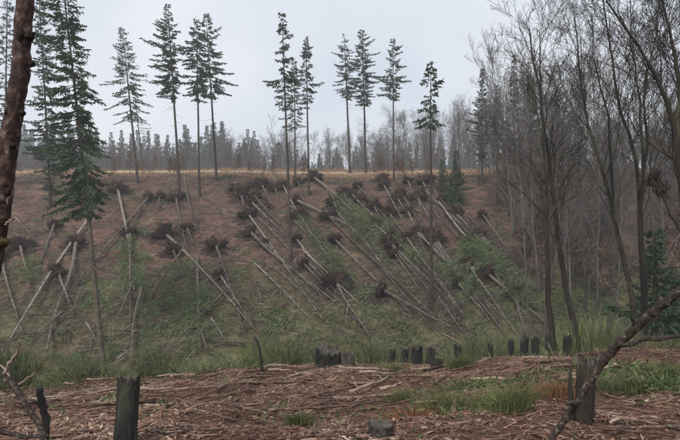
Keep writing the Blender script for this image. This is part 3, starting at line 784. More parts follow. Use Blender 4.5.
# thin bare trees on the plateau behind the track
for k in range(190):
    px = rr.uniform(225, 475) if k < 100 else rr.uniform(-30, 290); Yd = rr.uniform(100, 150)
    p = at_y(px, Yd); q = rr.randrange(5); h0 = [15, 17, 13, 16, 14][q]
    want = 140 - 22 * sstep(330, 440, np.array(px)) + rr.uniform(-6, 20) if k < 100 else rr.uniform(148, 163)
    hgt = max(5, EYE[2] + (220 - want) / F * Yd - p[2])
    put('bare_tree', PB[q], p, rr.uniform(0, 6.28), hgt / h0, 'hazy thin bare tree in the scrub beyond the pale track', 'tree', 'bare trees beyond the track')
# single thin birch by the track
bare_stems('bare_tree', 'single spindly bare tree by the track, left of the tight conifer trio', [[at_y(274, 79) - [0, 0, .2], pix3(273, 150, 79), pix3(271, 122, 79)]], .06, [14, 5, 3], 2, 'bare_bark', 66, None, .3, .012, .6)
# reddish understorey
for k in range(48):
    px = rr.uniform(455, 700); Yd = rr.uniform(40, 72)
    lim = 540 - (Yd - 36) / 38 * 75
    if px < lim: px = lim + rr.uniform(0, 40)
    put('leafy_sapling', PL[k % 2], at_y(px, Yd), rr.uniform(0, 6.28), rr.uniform(.7, 1.3), 'low sapling with clinging reddish-brown leaves under the bare wood', 'sapling', 'brown-leaved saplings under the wood')
for k in range(44):
    px = [118, 168, 172, 176, 132, 250, 385, 378, 410, 415, 305, 240, 60, 20, 395, 402][k % 16] + rr.uniform(-3, 3) + (rr.uniform(-25, 25) if k > 15 else 0)
    put('leafy_sapling', PL[k % 2], at_y(px, rr.uniform(77, 81) if k % 3 else 92), rr.uniform(0, 6.28), rr.uniform(.3, .6), 'small rusty brown shrub growing beside the pale track', 'shrub', 'rusty shrubs beside the track')

# ------------------------------------------------------------------ far and mid conifers
def proto_con(seed, h, hw, c0, dens, mats, leaf, lw, step, droop=.2):
    tb, cb = conifer('x', (0, 0, 0), (0, 0, h), c0, hw, '', seed=seed, dens=dens, parent=False, leaf=leaf, lw=lw, step=step, sparse=.08, droop=droop, r0=.2, cone=1.15)
    return tb.mesh('trunk', M['fir_bark']), cb.mesh('crown', [M['twig'], M[mats]], smooth=False)
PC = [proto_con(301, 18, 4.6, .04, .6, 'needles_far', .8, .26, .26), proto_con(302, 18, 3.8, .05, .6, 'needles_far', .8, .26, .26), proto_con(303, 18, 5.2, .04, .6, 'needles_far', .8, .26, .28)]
PM = [proto_con(311, 18, 2.6, .22, 1.0, 'needles', .6, .14, .28), proto_con(312, 18, 2.1, .3, .9, 'needles', .6, .14, .3)]
PS = [proto_con(321, 6, 1.7, .03, 1.3, 'needles_near', .45, .08, .14, .25), proto_con(322, 5, 1.5, .02, 1.3, 'needles_near', .42, .08, .14, .3)]
for k in range(180):
    px = -40 + 330 * (k / 179) + rr.uniform(-5, 5); row = k % 3
    Yd = [205, 235, 270][row] + rr.uniform(-8, 8)
    want = 141 - 4 * math.sin(px * .035) + rr.uniform(-13, 14) - row * 1 + (10 if px > 225 else 0)
    p = at_y(px, Yd); hgt = max(6, EYE[2] + (220 - want) / F * Yd - p[2])
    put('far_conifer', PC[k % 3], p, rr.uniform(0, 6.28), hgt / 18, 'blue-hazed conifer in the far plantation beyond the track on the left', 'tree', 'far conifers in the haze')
for k in range(100):
    px = 285 + 250 * (k / 99) + rr.uniform(-4, 4); Yd = rr.uniform(200, 260)
    want = 158 - 10 * sstep(300, 450, np.array(px)) + rr.uniform(-12, 10)
    p = at_y(px, Yd); hgt = max(6, EYE[2] + (220 - want) / F * Yd - p[2])
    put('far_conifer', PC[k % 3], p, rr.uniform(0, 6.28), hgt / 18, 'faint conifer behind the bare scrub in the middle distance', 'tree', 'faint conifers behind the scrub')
labs = ['dark conifer at left end of the right-hand wood', 'tallest pointed dark conifer inside the right-hand wood', 'dark conifer close right of the tallest one in the right-hand wood', 'second dark conifer in the right-hand wood, left of its tallest']
for k, (px, tpy, Yd) in enumerate([(482, 74, 70), (514, 55, 66), (530, 72, 72), (497, 78, 76)]):
    p = at_y(px, Yd); hgt = EYE[2] + (220 - tpy) / F * Yd - p[2]
    put('dark_conifer', PM[k % 2], p, k * 1.7, hgt / 18, labs[k], 'tree', 'dark conifers in the right-hand wood')
for k in range(22):
    px = 545 + 190 * k / 21 + rr.uniform(-4, 4); Yd = rr.uniform(82, 110); tpy = 122 + rr.uniform(-22, 16)
    p = at_y(px, Yd); hgt = EYE[2] + (220 - tpy) / F * Yd - p[2]
    put('dark_conifer', PM[k % 2], p, rr.uniform(0, 6), hgt / 18, 'dim conifer showing between bare trunks at the back of the right-hand wood', 'tree', 'conifers behind the bare trees at right')
for k, (px, py, hp, lab) in enumerate([(456, 208, 56, 'bright green young conifer right of the tiered conifer, near the ridge'), (442, 192, 34, 'smaller green young conifer touching the tiered conifer trunk'), (474, 296, 22, 'green bushy young conifer among the fallen trunks at lower right'), (472, 252, 18, 'low green bush conifer between the two long trunks at upper right')]):
    p = ray(px, py); h0 = [6, 5][k % 2]
    put('young_conifer', PS[k % 2], p, k * 2.1, hp / F * p[1] / h0, lab, 'young tree', 'green young conifers')
p = at_y(655, 21.5); put('young_conifer', PS[0], p, .6, (EYE[2] + (220 - 240) / F * 21.5 - p[2]) / 6, 'light green sapling conifer under the many-stemmed bare tree at right', 'young tree', 'green young conifers')
p = at_y(676, 24); put('young_conifer', PS[1], p, 2.6, (EYE[2] + (220 - 262) / F * 24 - p[2]) / 5, 'green sapling conifer at the right edge behind the leaning dead stem', 'young tree', 'green young conifers')

# ------------------------------------------------------------------ undergrowth of the slope (stuff)
def scatter(n, x0, x1, y0, y1):
    x = rng.uniform(x0, x1, n); y = rng.uniform(y0, y1, n); return x, y
x, y = scatter(620000, -62, 62, 26, 76)
inside = np.abs(x) < .75 * y + 4
x, y = x[inside], y[inside]
g = green_mask(x, y); cl = fbm(x / 1.3, y / 1.2, 77, 2)
onlog = LOGCELL[np.clip(((x + 62) / .2).astype(int), 0, 619), np.clip(((y - 26) / .2).astype(int), 0, 259)]
keepm = rng.random(len(x)) < np.clip(g * 1.0 + cl * 1.9 - .30, 0.01, .95) * np.where(onlog, .05, 1)
x, y = x[keepm], y[keepm]
cl = cl[keepm]
n = len(x)
hh = np.clip(.12 + .5 * (cl + .1), .03, .38) * rng.random(n)
P = np.stack([x, y, H(x, y) + hh * .8], 1)
D = np.stack([rng.normal(0, 1, n), rng.normal(-.3, 1, n), rng.normal(.25, .55, n)], 1); D /= np.linalg.norm(D, axis=1, keepdims=True); D *= rng.uniform(.10, .38, n)[:, None]
mb = MB(); mb.slivers(P, D, rng.uniform(.03, .095, n), 0, tint=np.clip(rng.random(n) * .7 + .25 * (cl + .5), 0, 1))
tag(mb.build('bramble_cover', M['bramble'], smooth=False), 'green bramble and fern cover on the lower slope', 'undergrowth', kind='stuff')
# brash: dead twigs and needles over the whole slope
x, y = scatter(170000, -62, 62, 26, 76)
inside = np.abs(x) < .75 * y + 4; x, y = x[inside], y[inside]
keepm = rng.random(len(x)) < np.clip(.42 + 1.3 * fbm(x / 2.2, y / 2.0, 88, 2), .05, 1); x, y = x[keepm], y[keepm]; n = len(x)
az = rng.uniform(0, 6.28, n); ln = .12 + 1.3 * rng.random(n) ** 2.2
bx, by = x + np.cos(az) * ln, y + np.sin(az) * ln
A = np.stack([x, y, H(x, y) + rng.uniform(0, .12, n)], 1); B = np.stack([bx, by, H(bx, by) + rng.uniform(.02, .35, n) * ln], 1)
mb = MB(); mb.prisms(A, B, rng.uniform(.008, .026, n) * (.6 + ln * .7), 0, tint=rng.random(n) ** 1.3)
tag(mb.build('brash', M['brash']), 'dead twigs and brash strewn over the slope', 'brash', kind='stuff')
# dry orange grass along the ridge top
x, y = scatter(42000, -62, 40, 73, 96); keepm = rng.random(len(x)) < np.clip(.5 + 1.2 * fbm(x / 3, y / 2.5, 91, 2), 0, 1) * np.where((y > 81.5) & (y < 87.5), .06, 1); x, y = x[keepm], y[keepm]; n = len(x)
P = np.stack([x, y, H(x, y)], 1); D = np.stack([rng.normal(0, .16, n), rng.normal(0, .16, n), rng.uniform(.15, .55, n)], 1)
mb = MB(); mb.slivers(P, D, rng.uniform(.04, .10, n)); tag(mb.build('dry_grass', M['drygrass'], smooth=False), 'dry straw and rust coloured grass along the ridge top', 'grass', kind='stuff')
# ferns and grass growing on the brink of the near bank
x, y = scatter(36000, -13, 15, 12.2, 17.5)
keepm = rng.random(len(x)) < np.clip(-.05 + 1.8 * fbm(x / .9, y / 1.1, 95, 2), 0, 1); x, y = x[keepm], y[keepm]; n = len(x)
P = np.stack([x, y, H(x, y)], 1); D = np.stack([rng.normal(0, .16, n), rng.normal(0, .16, n), rng.uniform(.06, .42, n) * np.clip(.7 + 1.6 * fbm(x / .7, y / .7, 96, 2), .15, 1.5)], 1)
mb = MB(); mb.slivers(P, D, rng.uniform(.005, .016, n)); tag(mb.build('brink_grass', M['broom'], smooth=False), 'green grass and low broom along the brink of the near bank', 'grass', kind='stuff')

# ------------------------------------------------------------------ broom bushes on the brink
def proto_broom(seed, n, spread, h):
    global rng
    keep = rng; rng = np.random.default_rng(seed)
    mb = MB()
    for k in range(22):
        az = rng.uniform(0, 6.28); d = np.array([math.cos(az) * spread * rng.uniform(.2, .7), math.sin(az) * spread * .35, h * .6])
        mb.tube(np.array([[0, 0, -.05], d * .5 * .9, d * rng.uniform(1, 1.6)]), [.012, .008, .004], 3, 1)
    az = rng.uniform(0, 6.28, n); rr_ = np.sqrt(rng.random(n)); b = rng.random(n) ** .8
    P = np.stack([np.cos(az) * rr_ * spread * (.25 + .6 * b), np.sin(az) * rr_ * spread * (.25 + .6 * b), b * h * .72 * (1 - .25 * rr_)], 1)
    D = np.stack([np.cos(az) * .55 * rr_, np.sin(az) * .55 * rr_, np.ones(n)], 1) + rng.normal(0, .42, (n, 3)); D /= np.linalg.norm(D, axis=1, keepdims=True); D *= (h * rng.uniform(.08, .30, n))[:, None]
    mb.slivers(P, D, rng.uniform(.004, .011, n) , 0)
    rng = keep
    return mb.mesh('broom_bush', [M['broom'], M['twig']], smooth=False)
PBR = [proto_broom(401, 1900, .7, 1.0), proto_broom(402, 1400, .6, 1.0), proto_broom(403, 1500, .75, .9), proto_broom(404, 1200, .5, 1.1)]
BR = [(590, 15.2, 302, 1.5, 'largest olive green broom bush right of the crossing bare trees'), (614, 14.6, 316, 1.2, 'broom bush at the right foot of the largest olive one'), (478, 13.4, 322, .8, 'narrow bright broom bush above the debris right of centre'), (505, 14.2, 326, 1.0, 'broom bush between the narrow bright one and the right stump row'), (452, 14.4, 330, .9, 'broom bush behind the right end of the left stump row'),
      (372, 13.2, 330, 1.0, 'broom bush right of the twin broad stumps'), (352, 14.5, 335, 1.0, 'broom bush behind the broad blackened stump'), (290, 13.0, 338, 1.0, 'grassy broom bush left of the broad blackened stump'), (262, 13.4, 336, .9, 'grassy broom bush at the burnt forked stick'), (235, 13.2, 345, 1.0, 'grassy broom bush left of the burnt forked stick'),
      (208, 12.9, 350, .9, 'grassy broom bush below the crossing fallen trunks'), (180, 12.6, 350, 1.0, 'rounded broom bush right of the near dark stump'), (158, 12.8, 347, .9, 'broom bush close right of the near dark stump'), (108, 12.5, 358, 1.0, 'low broom bush left of the near dark stump'), (82, 12.6, 350, 1.0, 'bright broom bush in front of the curved fallen trunk'), (58, 12.8, 358, .8, 'low broom bush right of the dead branch at left'), (15, 12.6, 345, 1.1, 'broom bush at the far left of the brink'),
      (655, 13.6, 318, 1.0, 'broom bush under the leaning stem at the right'), (678, 14.0, 318, 1.1, 'broom bush at the right edge of the brink'), (637, 13.2, 335, .8, 'small yellowish broom bush left of the right edge'), (415, 14.0, 335, .9, 'broom bush behind the left stump row'), (545, 15.5, 325, .9, 'broom bush behind the right stump row'), (325, 13.6, 342, .9, 'broom bush left behind the twin broad stumps')]
for k, (px, Yd, tpy, wd, lab) in enumerate(BR):
    p = at_y(px, Yd); hgt = max(.45, EYE[2] + (220 - tpy + rr.uniform(-12, 12)) / F * Yd - p[2])
    o = bpy.data.objects.new('broom_bush', PBR[k % 4]); C.objects.link(o); o.location = p; o.rotation_euler = (0, 0, k * 1.9); o.scale = (wd * 1.25, wd * 1.25, hgt)
    tag(o, lab, 'bush', 'broom bushes on the brink')

# ------------------------------------------------------------------ near bank: litter (stuff)
def near_pts(n):
    y = rng.uniform(2.2, 13.0, n); x = rng.uniform(-.78, .78, n) * y
    k = rng.random(n) < (y / 13.0) ** .35
    return x[k], y[k]
x, y = near_pts(56000); n = len(x)
g = green_mask(x, y); k = (rng.random(n) > g * .55) & (rng.random(n) < np.clip(.55 + 1.5 * fbm(x / 1.1, y / .8, 141, 3), .12, 1)); x, y = x[k], y[k]; n = len(x)
az = rng.normal(0, .75, n) + np.where(rng.random(n) < .3, 1.5, 0); ln = .03 + .22 * rng.random(n) ** 2.2
bx, by = x + np.cos(az) * ln, y + np.sin(az) * ln
A = np.stack([x, y, H(x, y) + rng.uniform(0, .025, n)], 1); B = np.stack([bx, by, H(bx, by) + rng.uniform(0, .035, n)], 1)
pt = fbm(x / .8, y / .7, 131, 3)
mb = MB(); mb.prisms(A, B, rng.uniform(.0018, .0055, n) * (.6 + ln * 4), 0, tint=np.clip(.42 + .9 * pt + rng.normal(0, .22, n), 0, 1))
x, y = near_pts(80000); k = rng.random(len(x)) < np.clip(.6 + 1.4 * fbm(x / .9, y / .7, 151, 3), .15, 1); x, y = x[k], y[k]; n = len(x)
P = np.stack([x, y, H(x, y) + rng.uniform(.002, .02, n)], 1); D = rng.normal(0, 1, (n, 3)) * [1, 1, .25]; D /= np.linalg.norm(D, axis=1, keepdims=True); D *= rng.uniform(.02, .07, n)[:, None]
mb.slivers(P, D, rng.uniform(.008, .03, n), 0, U=rng.normal(0, .3, (n, 3)) + np.cross(D, [0, 0, 1.]) * 30, tint=np.clip(.42 + .9 * fbm(x / .8, y / .7, 131, 3) + rng.normal(0, .22, n), 0, 1))
tag(mb.build('twig_litter', M['litter'], smooth=False), 'reddish litter of twigs, bark chips and needles on the near bank', 'litter', kind='stuff')
x, y = near_pts(2600); n = len(x)
P = np.stack([x, y, H(x, y) + rng.uniform(.01, .03, n)], 1); az = rng.normal(0, .8, n); D = np.stack([np.cos(az), np.sin(az), rng.normal(0, .12, n)], 1) * rng.uniform(.10, .32, n)[:, None]
mb = MB(); mb.slivers(P, D, rng.uniform(.02, .055, n), 0, U=np.cross(D, [0, 0, 1.]) + rng.normal(0, .02, (n, 3)), tint=rng.random(n) ** 1.5); tag(mb.build('bark_slabs', M['branch'], smooth=False), 'brown slabs of bark strewn in the litter of the near bank', 'bark', kind='stuff')
# pale wood chips
x, y = near_pts(5000); n = len(x)
P = np.stack([x, y, H(x, y) + .015], 1); D = rng.normal(0, 1, (n, 3)) * [1, 1, .3]; D /= np.linalg.norm(D, axis=1, keepdims=True); D *= rng.uniform(.02, .09, n)[:, None]
mb = MB(); mb.slivers(P, D, rng.uniform(.01, .03, n), 0); tag(mb.build('wood_chips', M['branch_pale'], smooth=False), 'pale wood chips scattered over the near bank', 'wood chips', kind='stuff')
# green cover of the near bank
x, y = near_pts(230000); n = len(x)
g = green_mask(x, y); cl = fbm(x / .35, y / .3, 97, 2)
k = rng.random(n) < np.clip(g * .8 + cl * .5 - .12, 0.0012, .8); x, y = x[k], y[k]; n = len(x)
P = np.stack([x, y, H(x, y) + rng.uniform(0, .14, n)], 1); D = np.stack([rng.normal(0, .6, n), rng.normal(0, .6, n), rng.uniform(0, 1, n)], 1); D /= np.linalg.norm(D, axis=1, keepdims=True); D *= rng.uniform(.03, .12, n)[:, None]
mb = MB(); mb.slivers(P, D, rng.uniform(.008, .032, n), 0); tag(mb.build('ground_cover', M['fern'], smooth=False), 'low green brambles and grass on the right of the near bank', 'ground cover', kind='stuff')

# grass tufts and bracken clumps
def tuft(name, px, Yd, n, h, spread, mat, lab, cat, group, seed, w=.0055):
    global rng
    keep = rng; rng = np.random.default_rng(seed)
    p = at_y(px, Yd)
    az = rng.uniform(0, 6.28, n); r_ = rng.random(n) * spread
    P = np.stack([p[0] + np.cos(az) * r_ * .6, p[1] + np.sin(az) * r_ * .6], 1)
    P = np.column_stack([P, H(P[:, 0], P[:, 1]) - .01])
    mb = MB()
    for s in range(n):
        l = h * rng.uniform(.45, 1.15); o = np.array([math.cos(az[s]), math.sin(az[s]), 0]) * rng.uniform(.05, 1.0) * l * (1 if rng.random() < .8 else -1)
        a, b, c = P[s], P[s] + o * .35 + [0, 0, l * .6], P[s] + o + [0, 0, l * rng.uniform(.7, .95)]
        mb.tube(np.array([a, b, c]), [w * .5, w * .4, w * .08], 3, 0)
    rng = keep
    o = mb.build(name, M[mat], None, p, smooth=False); return tag(o, lab, cat, group)
TU = [(300, 4.55, 120, .26, .10, 'grass', 'small green grass tuft on the litter at bottom centre', 'grass_tuft', 'tuft'), (512, 4.75, 170, .44, .15, 'grass', 'tall green grass tuft at bottom right of centre', 'grass_tuft', 'tuft'), (500, 5.4, 220, .36, .2, 'grass', 'mixed green and straw tuft behind the tall one', 'grass_tuft', 'tuft'), (412, 5.4, 300, .26, .30, 'bracken', 'rusty brown bracken patch left of the green ground cover', 'bracken', 'bracken'),
      (445, 5.8, 260, .30, .30, 'grass', 'straw coloured grass tuft beside the rusty bracken', 'grass_tuft', 'tuft'), (555, 5.6, 220, .25, .25, 'bracken', 'rusty bracken left of the splintered stump', 'bracken', 'bracken'), (630, 5.6, 260, .30, .3, 'broom', 'green tuft right of the splintered stump', 'grass_tuft', 'tuft'), (668, 6.2, 260, .30, .3, 'grass', 'grass tuft at the right edge of the green cover', 'grass_tuft', 'tuft'),
      (460, 9.8, 200, .4, .2, 'grass', 'yellow green tuft at the right end of the left stump row', 'grass_tuft', 'tuft'), (393, 10.6, 220, .36, .22, 'grass', 'yellowish tuft at the left end of the left stump row', 'grass_tuft', 'tuft'), (400, 6.9, 160, .28, .2, 'grass', 'thin grass tuft beside the twiggy bare shoot', 'grass_tuft', 'tuft'), (640, 11.4, 240, .4, .3, 'drygrass', 'dry straw tuft near the brink at right', 'grass_tuft', 'tuft'), (612, 11.8, 200, .35, .3, 'drygrass', 'dry straw tuft below the largest broom', 'grass_tuft', 'tuft'), (672, 11.2, 260, .45, .3, 'bracken', 'orange bracken at the right edge of the brink', 'bracken', 'bracken')]
for k, (px, Yd, n, h, sp, mt, lab, nm, cat) in enumerate(TU):
    tuft(nm, px, Yd, int(n * 2.2), h * .72, sp * 2.1, mt, lab, cat, 'tufts on the near bank', 700 + k)

# ------------------------------------------------------------------ stumps
def stump(px, Yd, w_px, top_py, lab, seed, mat='stump_black', tall=None, jag=.12, topmat='stump_top', flare=1.25, name='stump', group=None, lobe=.10):
    global rng
    keep = rng; rng = np.random.default_rng(seed)
    p = at_y(px, Yd); r = w_px / F * Yd / 2
    h = tall if tall else max(.12, EYE[2] + (220 - top_py) / F * Yd - p[2])
    root = empty(name, p, lab, 'stump', group)
    S = 40; rows = [-.12, 0, .06, .14, .24, .36, .48, .6, .72, .84, .93, 1.0]
    cyc = np.arange(S) / S * 2 * math.pi
    prof = lobe * np.sin(2 * cyc + seed) + .06 * np.sin(5 * cyc + seed * 2) + rng.uniform(-.07, .07, S)
    tops = 1 + jag * (.7 * np.sin(cyc + seed) * .6 + .5 * np.sin(3 * cyc + seed * 3) * .6 + rng.uniform(-.5, .5, S))
    V = []
    tilt = rng.normal(0, .05, 2)
    for f in rows:
        for s in range(S):
            a = 2 * math.pi * s / S
            fl = 1 + (flare - 1) * max(0, 1 - max(f, 0) * 3.2) ** 1.5 * (1 + .6 * math.sin(a * 4 + seed))
            rad = r * fl * (1 + prof[s] + rng.uniform(-.05, .05))
            z = f * h * (tops[s] if f > .3 else 1)
            V.append((p[0] + rad * math.cos(a) + tilt[0] * z, p[1] + rad * math.sin(a) + tilt[1] * z, p[2] + z))
    q = [(i * S + j, i * S + (j + 1) % S, (i + 1) * S + (j + 1) % S, (i + 1) * S + j) for i in range(len(rows) - 1) for j in range(S)]
    mb = MB(); mb.grid(np.array(V), np.array(q), tint=rng.random(len(V)))
    mb.build('bark', M[mat], root, p, smooth=False)
    top = np.array(V[-S:]); c = top.mean(0) - [0, 0, .01]
    inner = c + (top - c) * .55 + np.column_stack([np.zeros((S, 2)), rng.uniform(-.03, .02, S)]) * (1 if jag > .1 else .3)
    core = c + (top - c) * .02
    tv = np.vstack([c + (top - c) * .985, inner, core]); tq = [(i * S + j, i * S + (j + 1) % S, (i + 1) * S + (j + 1) % S, (i + 1) * S + j) for i in range(2) for j in range(S)]
    mb = MB(); mb.grid(tv, np.array(tq), tint=rng.random(len(tv))); mb.build('cut_face', M[topmat], root, p, smooth=False)
    rng = keep
    return root, p, r, h
stump(125.5, 4.05, 22, 381, 'tall dark stump close to the camera at bottom left', 801, jag=.11, flare=1.15, lobe=.2)
stump(380, 4.1, 24, 434, 'low pale grey stump top at the bottom edge, centre', 802, 'stump_top', jag=.05)
stump(329, 11.2, 27, 350, 'broad blackened stump on the brink at centre left', 803, jag=.22)
stump(348, 11.0, 13, 356, 'reddish broken stump just right of the broad blackened one', 804, 'log_dark', jag=.4)
SR = [(391, 12.2, 9, 350, 'leftmost dark stump of the left stump row'), (403.5, 12.2, 9, 349, 'second dark stump of the left stump row, from the left'), (416, 12.0, 12, 347, 'widest dark stump in the middle of the left stump row'), (431, 12.2, 10, 348, 'fourth dark stump of the left stump row'), (437, 10.9, 15, 358, 'low round mossy stump in front of the left stump row'), (459, 12.3, 9, 345, 'rightmost dark stump of the left stump row'),
      (492, 13.2, 7, 345, 'leftmost dark stump of the right stump row'), (511, 13.2, 7, 341, 'second dark stump of the right stump row'), (524, 13.1, 9, 338, 'third dark stump of the right stump row, tall and square'), (536, 13.0, 9, 338, 'fourth dark stump of the right stump row'), (549, 12.9, 7, 336, 'dark stump touching the left crossing bare tree'), (567, 12.9, 10, 336, 'rightmost dark stump between the crossing bare trees')]
for k, (px, Yd, w, tpy, lab) in enumerate(SR):
    stump(px, Yd, w * .78, tpy, lab, 810 + k, jag=.14 if k != 4 else .3, flare=1.1, group='dark stumps along the brink')
# splintered stump behind the leaning stem
r_, p_, rad_, h_ = stump(584, 4.3, 17, 364, 'tall grey splintered stump behind the leaning dead stem', 830, 'mossy_bark', jag=.14, flare=1.1)
mb = MB(); b0 = pix3(571, 425, 4.2)
mb.tube(np.array([pix3(571, 440, 4.28), pix3(572, 410, 4.26), pix3(570, 385, 4.25), pix3(571, 361, 4.25)]), [.022, .024, .018, .006], 6, cap=True, wob=.15)
mb.build('splinter', M['stump_black'], r_, p_)

# ------------------------------------------------------------------ branches and sticks on the near bank
def stick(pts, r, mat, lab, seed, nside=3, name='fallen_branch', group=None, cat='branch', tip=.35):
    """pts: world points; lies on the ground"""
    global rng
    keep = rng; rng = np.random.default_rng(seed)
    n = 16
    ax = poly(pts, n); t = np.linspace(0, 1, n)
    ax[1:-1] += rng.normal(0, min(r * .18, .0035), (n - 2, 3))
    rad = r * (1 - (1 - tip) * t) * (1 + rng.uniform(-.12, .12, n))
    p = ax[0].copy()
    root = empty(name, p, lab, cat, group)
    mb = MB(); mb.tube(ax, rad, 7, cap=True, wob=.12); mb.build('stem', M[mat], root, p)
    tan = np.gradient(ax, axis=0)
    L_ = np.linalg.norm(np.diff(ax, axis=0), axis=1).sum()
    for s in range(nside):
        i = rng.integers(3, n - 1); d = unit(tan[i]); e = unit(d * .6 + unit(np.cross(d, rng.normal(size=3))) * .9 + [0, 0, .25]); ln = L_ * rng.uniform(.06, .2)
        sp = [ax[i], ax[i] + e * ln * .5, ax[i] + unit(e + rng.normal(0, .25, 3)) * ln]
        mb = MB(); mb.tube(np.array(sp), [rad[i] * .5, rad[i] * .4, rad[i] * .15], 5, cap=True); mb.build('side_twig', M[mat], root, p)
    rng = keep
    return root
def lying(pxs, r, mat, lab, seed, nside=2, group=None, up=0.0):
    P = np.array([ray(a, b, 2.8, 40, .02) for a, b in pxs])
    Q = poly(P, 8); Q[:, 2] = H(Q[:, 0], Q[:, 1]) + r * .6 + up
    return stick(Q, r, mat, lab, seed, nside, group=group)
G = 'larger branches lying on the near bank'
NEAR = [
    ([(265, 395), (300, 393), (342, 394)], .022, 'branch', 'long pinkish branch lying level across the middle of the litter'),
    ([(262, 410), (300, 407), (340, 396), (356, 390)], .025, 'branch', 'branch curving up to the right under the level pink one'),
    ([(208, 405), (240, 398), (262, 392), (300, 389)], .026, 'branch', 'arched brown branch left of the level pink branch'),
    ([(148, 409), (175, 405), (195, 394)], .022, 'branch', 'branch running right from the near dark stump'),
    ([(252, 418), (280, 428), (300, 434)], .022, 'branch', 'branch pointing to the small grass tuft at bottom centre'),
    ([(120, 398), (150, 395)], .02, 'branch', 'short branch behind the near dark stump'),
    ([(55, 404), (85, 400), (113, 396)], .02, 'branch', 'branch on the litter left of the near dark stump'),
    ([(352, 378), (361, 392)], .02, 'branch_pale', 'short tan broken stick standing out below the twin stumps'),
    ([(380, 391), (402, 384)], .03, 'branch_pale', 'pale stick right of the tan broken one'),
    ([(345, 370), (360, 366), (376, 368)], .03, 'branch', 'dark crooked branch at the foot of the twin stumps'),
    ([(443, 391), (470, 389), (500, 386)], .045, 'branch', 'reddish log lying level in the debris right of centre'),
    ([(448, 386), (466, 376), (480, 371)], .035, 'branch', 'slanting log in the debris right of centre'),
    ([(436, 383), (452, 375), (462, 370)], .03, 'branch', 'left slanting branch of the debris right of centre'),
    ([(486, 372), (505, 368), (530, 368)], .04, 'branch', 'log at the top of the debris below the right stump row'),
    ([(470, 381), (500, 380), (525, 377)], .03, 'branch_pale', 'pale branch across the debris heap'),
    ([(598, 372), (625, 374), (665, 372)], .045, 'branch', 'log lying level under the leaning stem at right'),
    ([(630, 381), (680, 378)], .035, 'branch', 'lower log at the right edge of the bank'),
    ([(320, 420), (350, 418), (380, 417)], .016, 'branch', 'thin branch running to the rusty bracken'),
    ([(160, 422), (190, 436), (215, 437)], .02, 'branch', 'branch along the bottom edge at left of centre'),
    ([(270, 412), (290, 400), (330, 405)], .018, 'branch', 'bent branch below the arched brown branch'),
    ([(140, 428), (165, 412), (185, 402)], .018, 'branch', 'branch slanting up from the near dark stump'),
    ([(60, 428), (90, 420), (112, 424)], .02, 'branch', 'branch on the litter at bottom left of the stump'),
    ([(322, 432), (350, 428), (372, 432)], .016, 'branch', 'branch left of the low grey stump top'),
    ([(610, 425), (640, 418), (676, 424)], .018, 'branch_pale', 'pale branch in the bottom right corner'),
    ([(425, 436), (455, 428), (480, 431)], .016, 'branch', 'branch right of the low grey stump top'),
    ([(210, 378), (235, 374), (262, 377)], .03, 'branch', 'dark branch on the mound at the brink, left of centre'),
    ([(238, 372), (246, 365), (256, 377)], .028, 'branch', 'crooked branch heap piece below the burnt stick'),
    ([(10, 392), (40, 385), (72, 388)], .022, 'branch_pale', 'pale branch under the dead branch at left'),
    ([(395, 402), (420, 398), (452, 400)], .018, 'branch', 'thin branch left of the debris logs'),
    ([(545, 372), (570, 366), (592, 368)], .03, 'branch_pale', 'pale branch left of the leaning stem'),
]
for k, (pxs, r, mt, lab) in enumerate(NEAR):
    lying(pxs, r * (.75 if max(b for a, b in pxs) > 400 else 1.0), mt, lab, 900 + k, group=G)
# many lesser sticks
proto_st = []
for k in range(10):
    keep = rng; rng = np.random.default_rng(950 + k)
    n = 9; t = np.linspace(-.5, .5, n); ax = np.stack([t, np.cumsum(rng.normal(0, .014, n)), .02 + np.abs(np.cumsum(rng.normal(0, .008, n)))], 1); ax[:, 1] -= ax[:, 1].mean()
    mb = MB(); mb.tube(ax, np.linspace(.018, .010, n) * rng.uniform(.8, 1.2, n), 6, cap=True)
    for s in range(2):
        i = rng.integers(2, 7); e = unit([rng.uniform(.2, 1), rng.choice([-1, 1]), .25]); mb.tube(np.array([ax[i], ax[i] + e * rng.uniform(.08, .22)]), [.008, .003], 4)
    proto_st.append(mb.mesh('fallen_branch', M['branch'] if k % 5 else M['branch_pale'])); rng = keep
for k in range(330):
    Yd = 3.7 + 8.8 * rr.random() ** .8; px = rr.uniform(-10, 690); p = at_y(px, Yd)
    if px > 400 and 5.0 < Yd < 10 and rr.random() < .6: continue
    L_ = rr.uniform(.3, 1.15) * (.7 if Yd < 6 else 1); az = rr.gauss(0, .55)
    dx, dy = math.cos(az) * L_ / 2, math.sin(az) * L_ / 2
    za, zb = Hs(p[0] - dx, p[1] - dy), Hs(p[0] + dx, p[1] + dy)
    o = bpy.data.objects.new('fallen_branch', proto_st[k % 10]); C.objects.link(o)
    o.location = (p[0], p[1], max((za + zb) / 2, p[2])); o.rotation_euler = (0, -math.atan2(zb - za, L_), az); s_ = rr.uniform(.35, .8) if Yd < 6 else rr.uniform(.6, 1.5); o.scale = (L_, s_, s_)
    tag(o, 'one of the small reddish sticks strewn over the near bank', 'stick', 'small sticks on the near bank')

# burnt forked stick on the brink
pb = ray(262, 374, 8, 20, .02)
stick([pb - [0, 0, .1], pix3(261, 360, pb[1]), pix3(258, 345, pb[1]), pix3(254, 336, pb[1])], .035, 'stump_black', 'burnt black forked stick standing on the brink left of centre', 990, 2, 'standing_stick', cat='stick')
pb = ray(404, 400, 4, 14, .02)
stick([pb - [0, 0, .05], pix3(405, 385, pb[1]), pix3(408, 372, pb[1]), pix3(406, 358, pb[1])], .012, 'branch', 'thin upright twiggy shoot left of the debris logs', 991, 6, 'standing_stick', cat='stick')

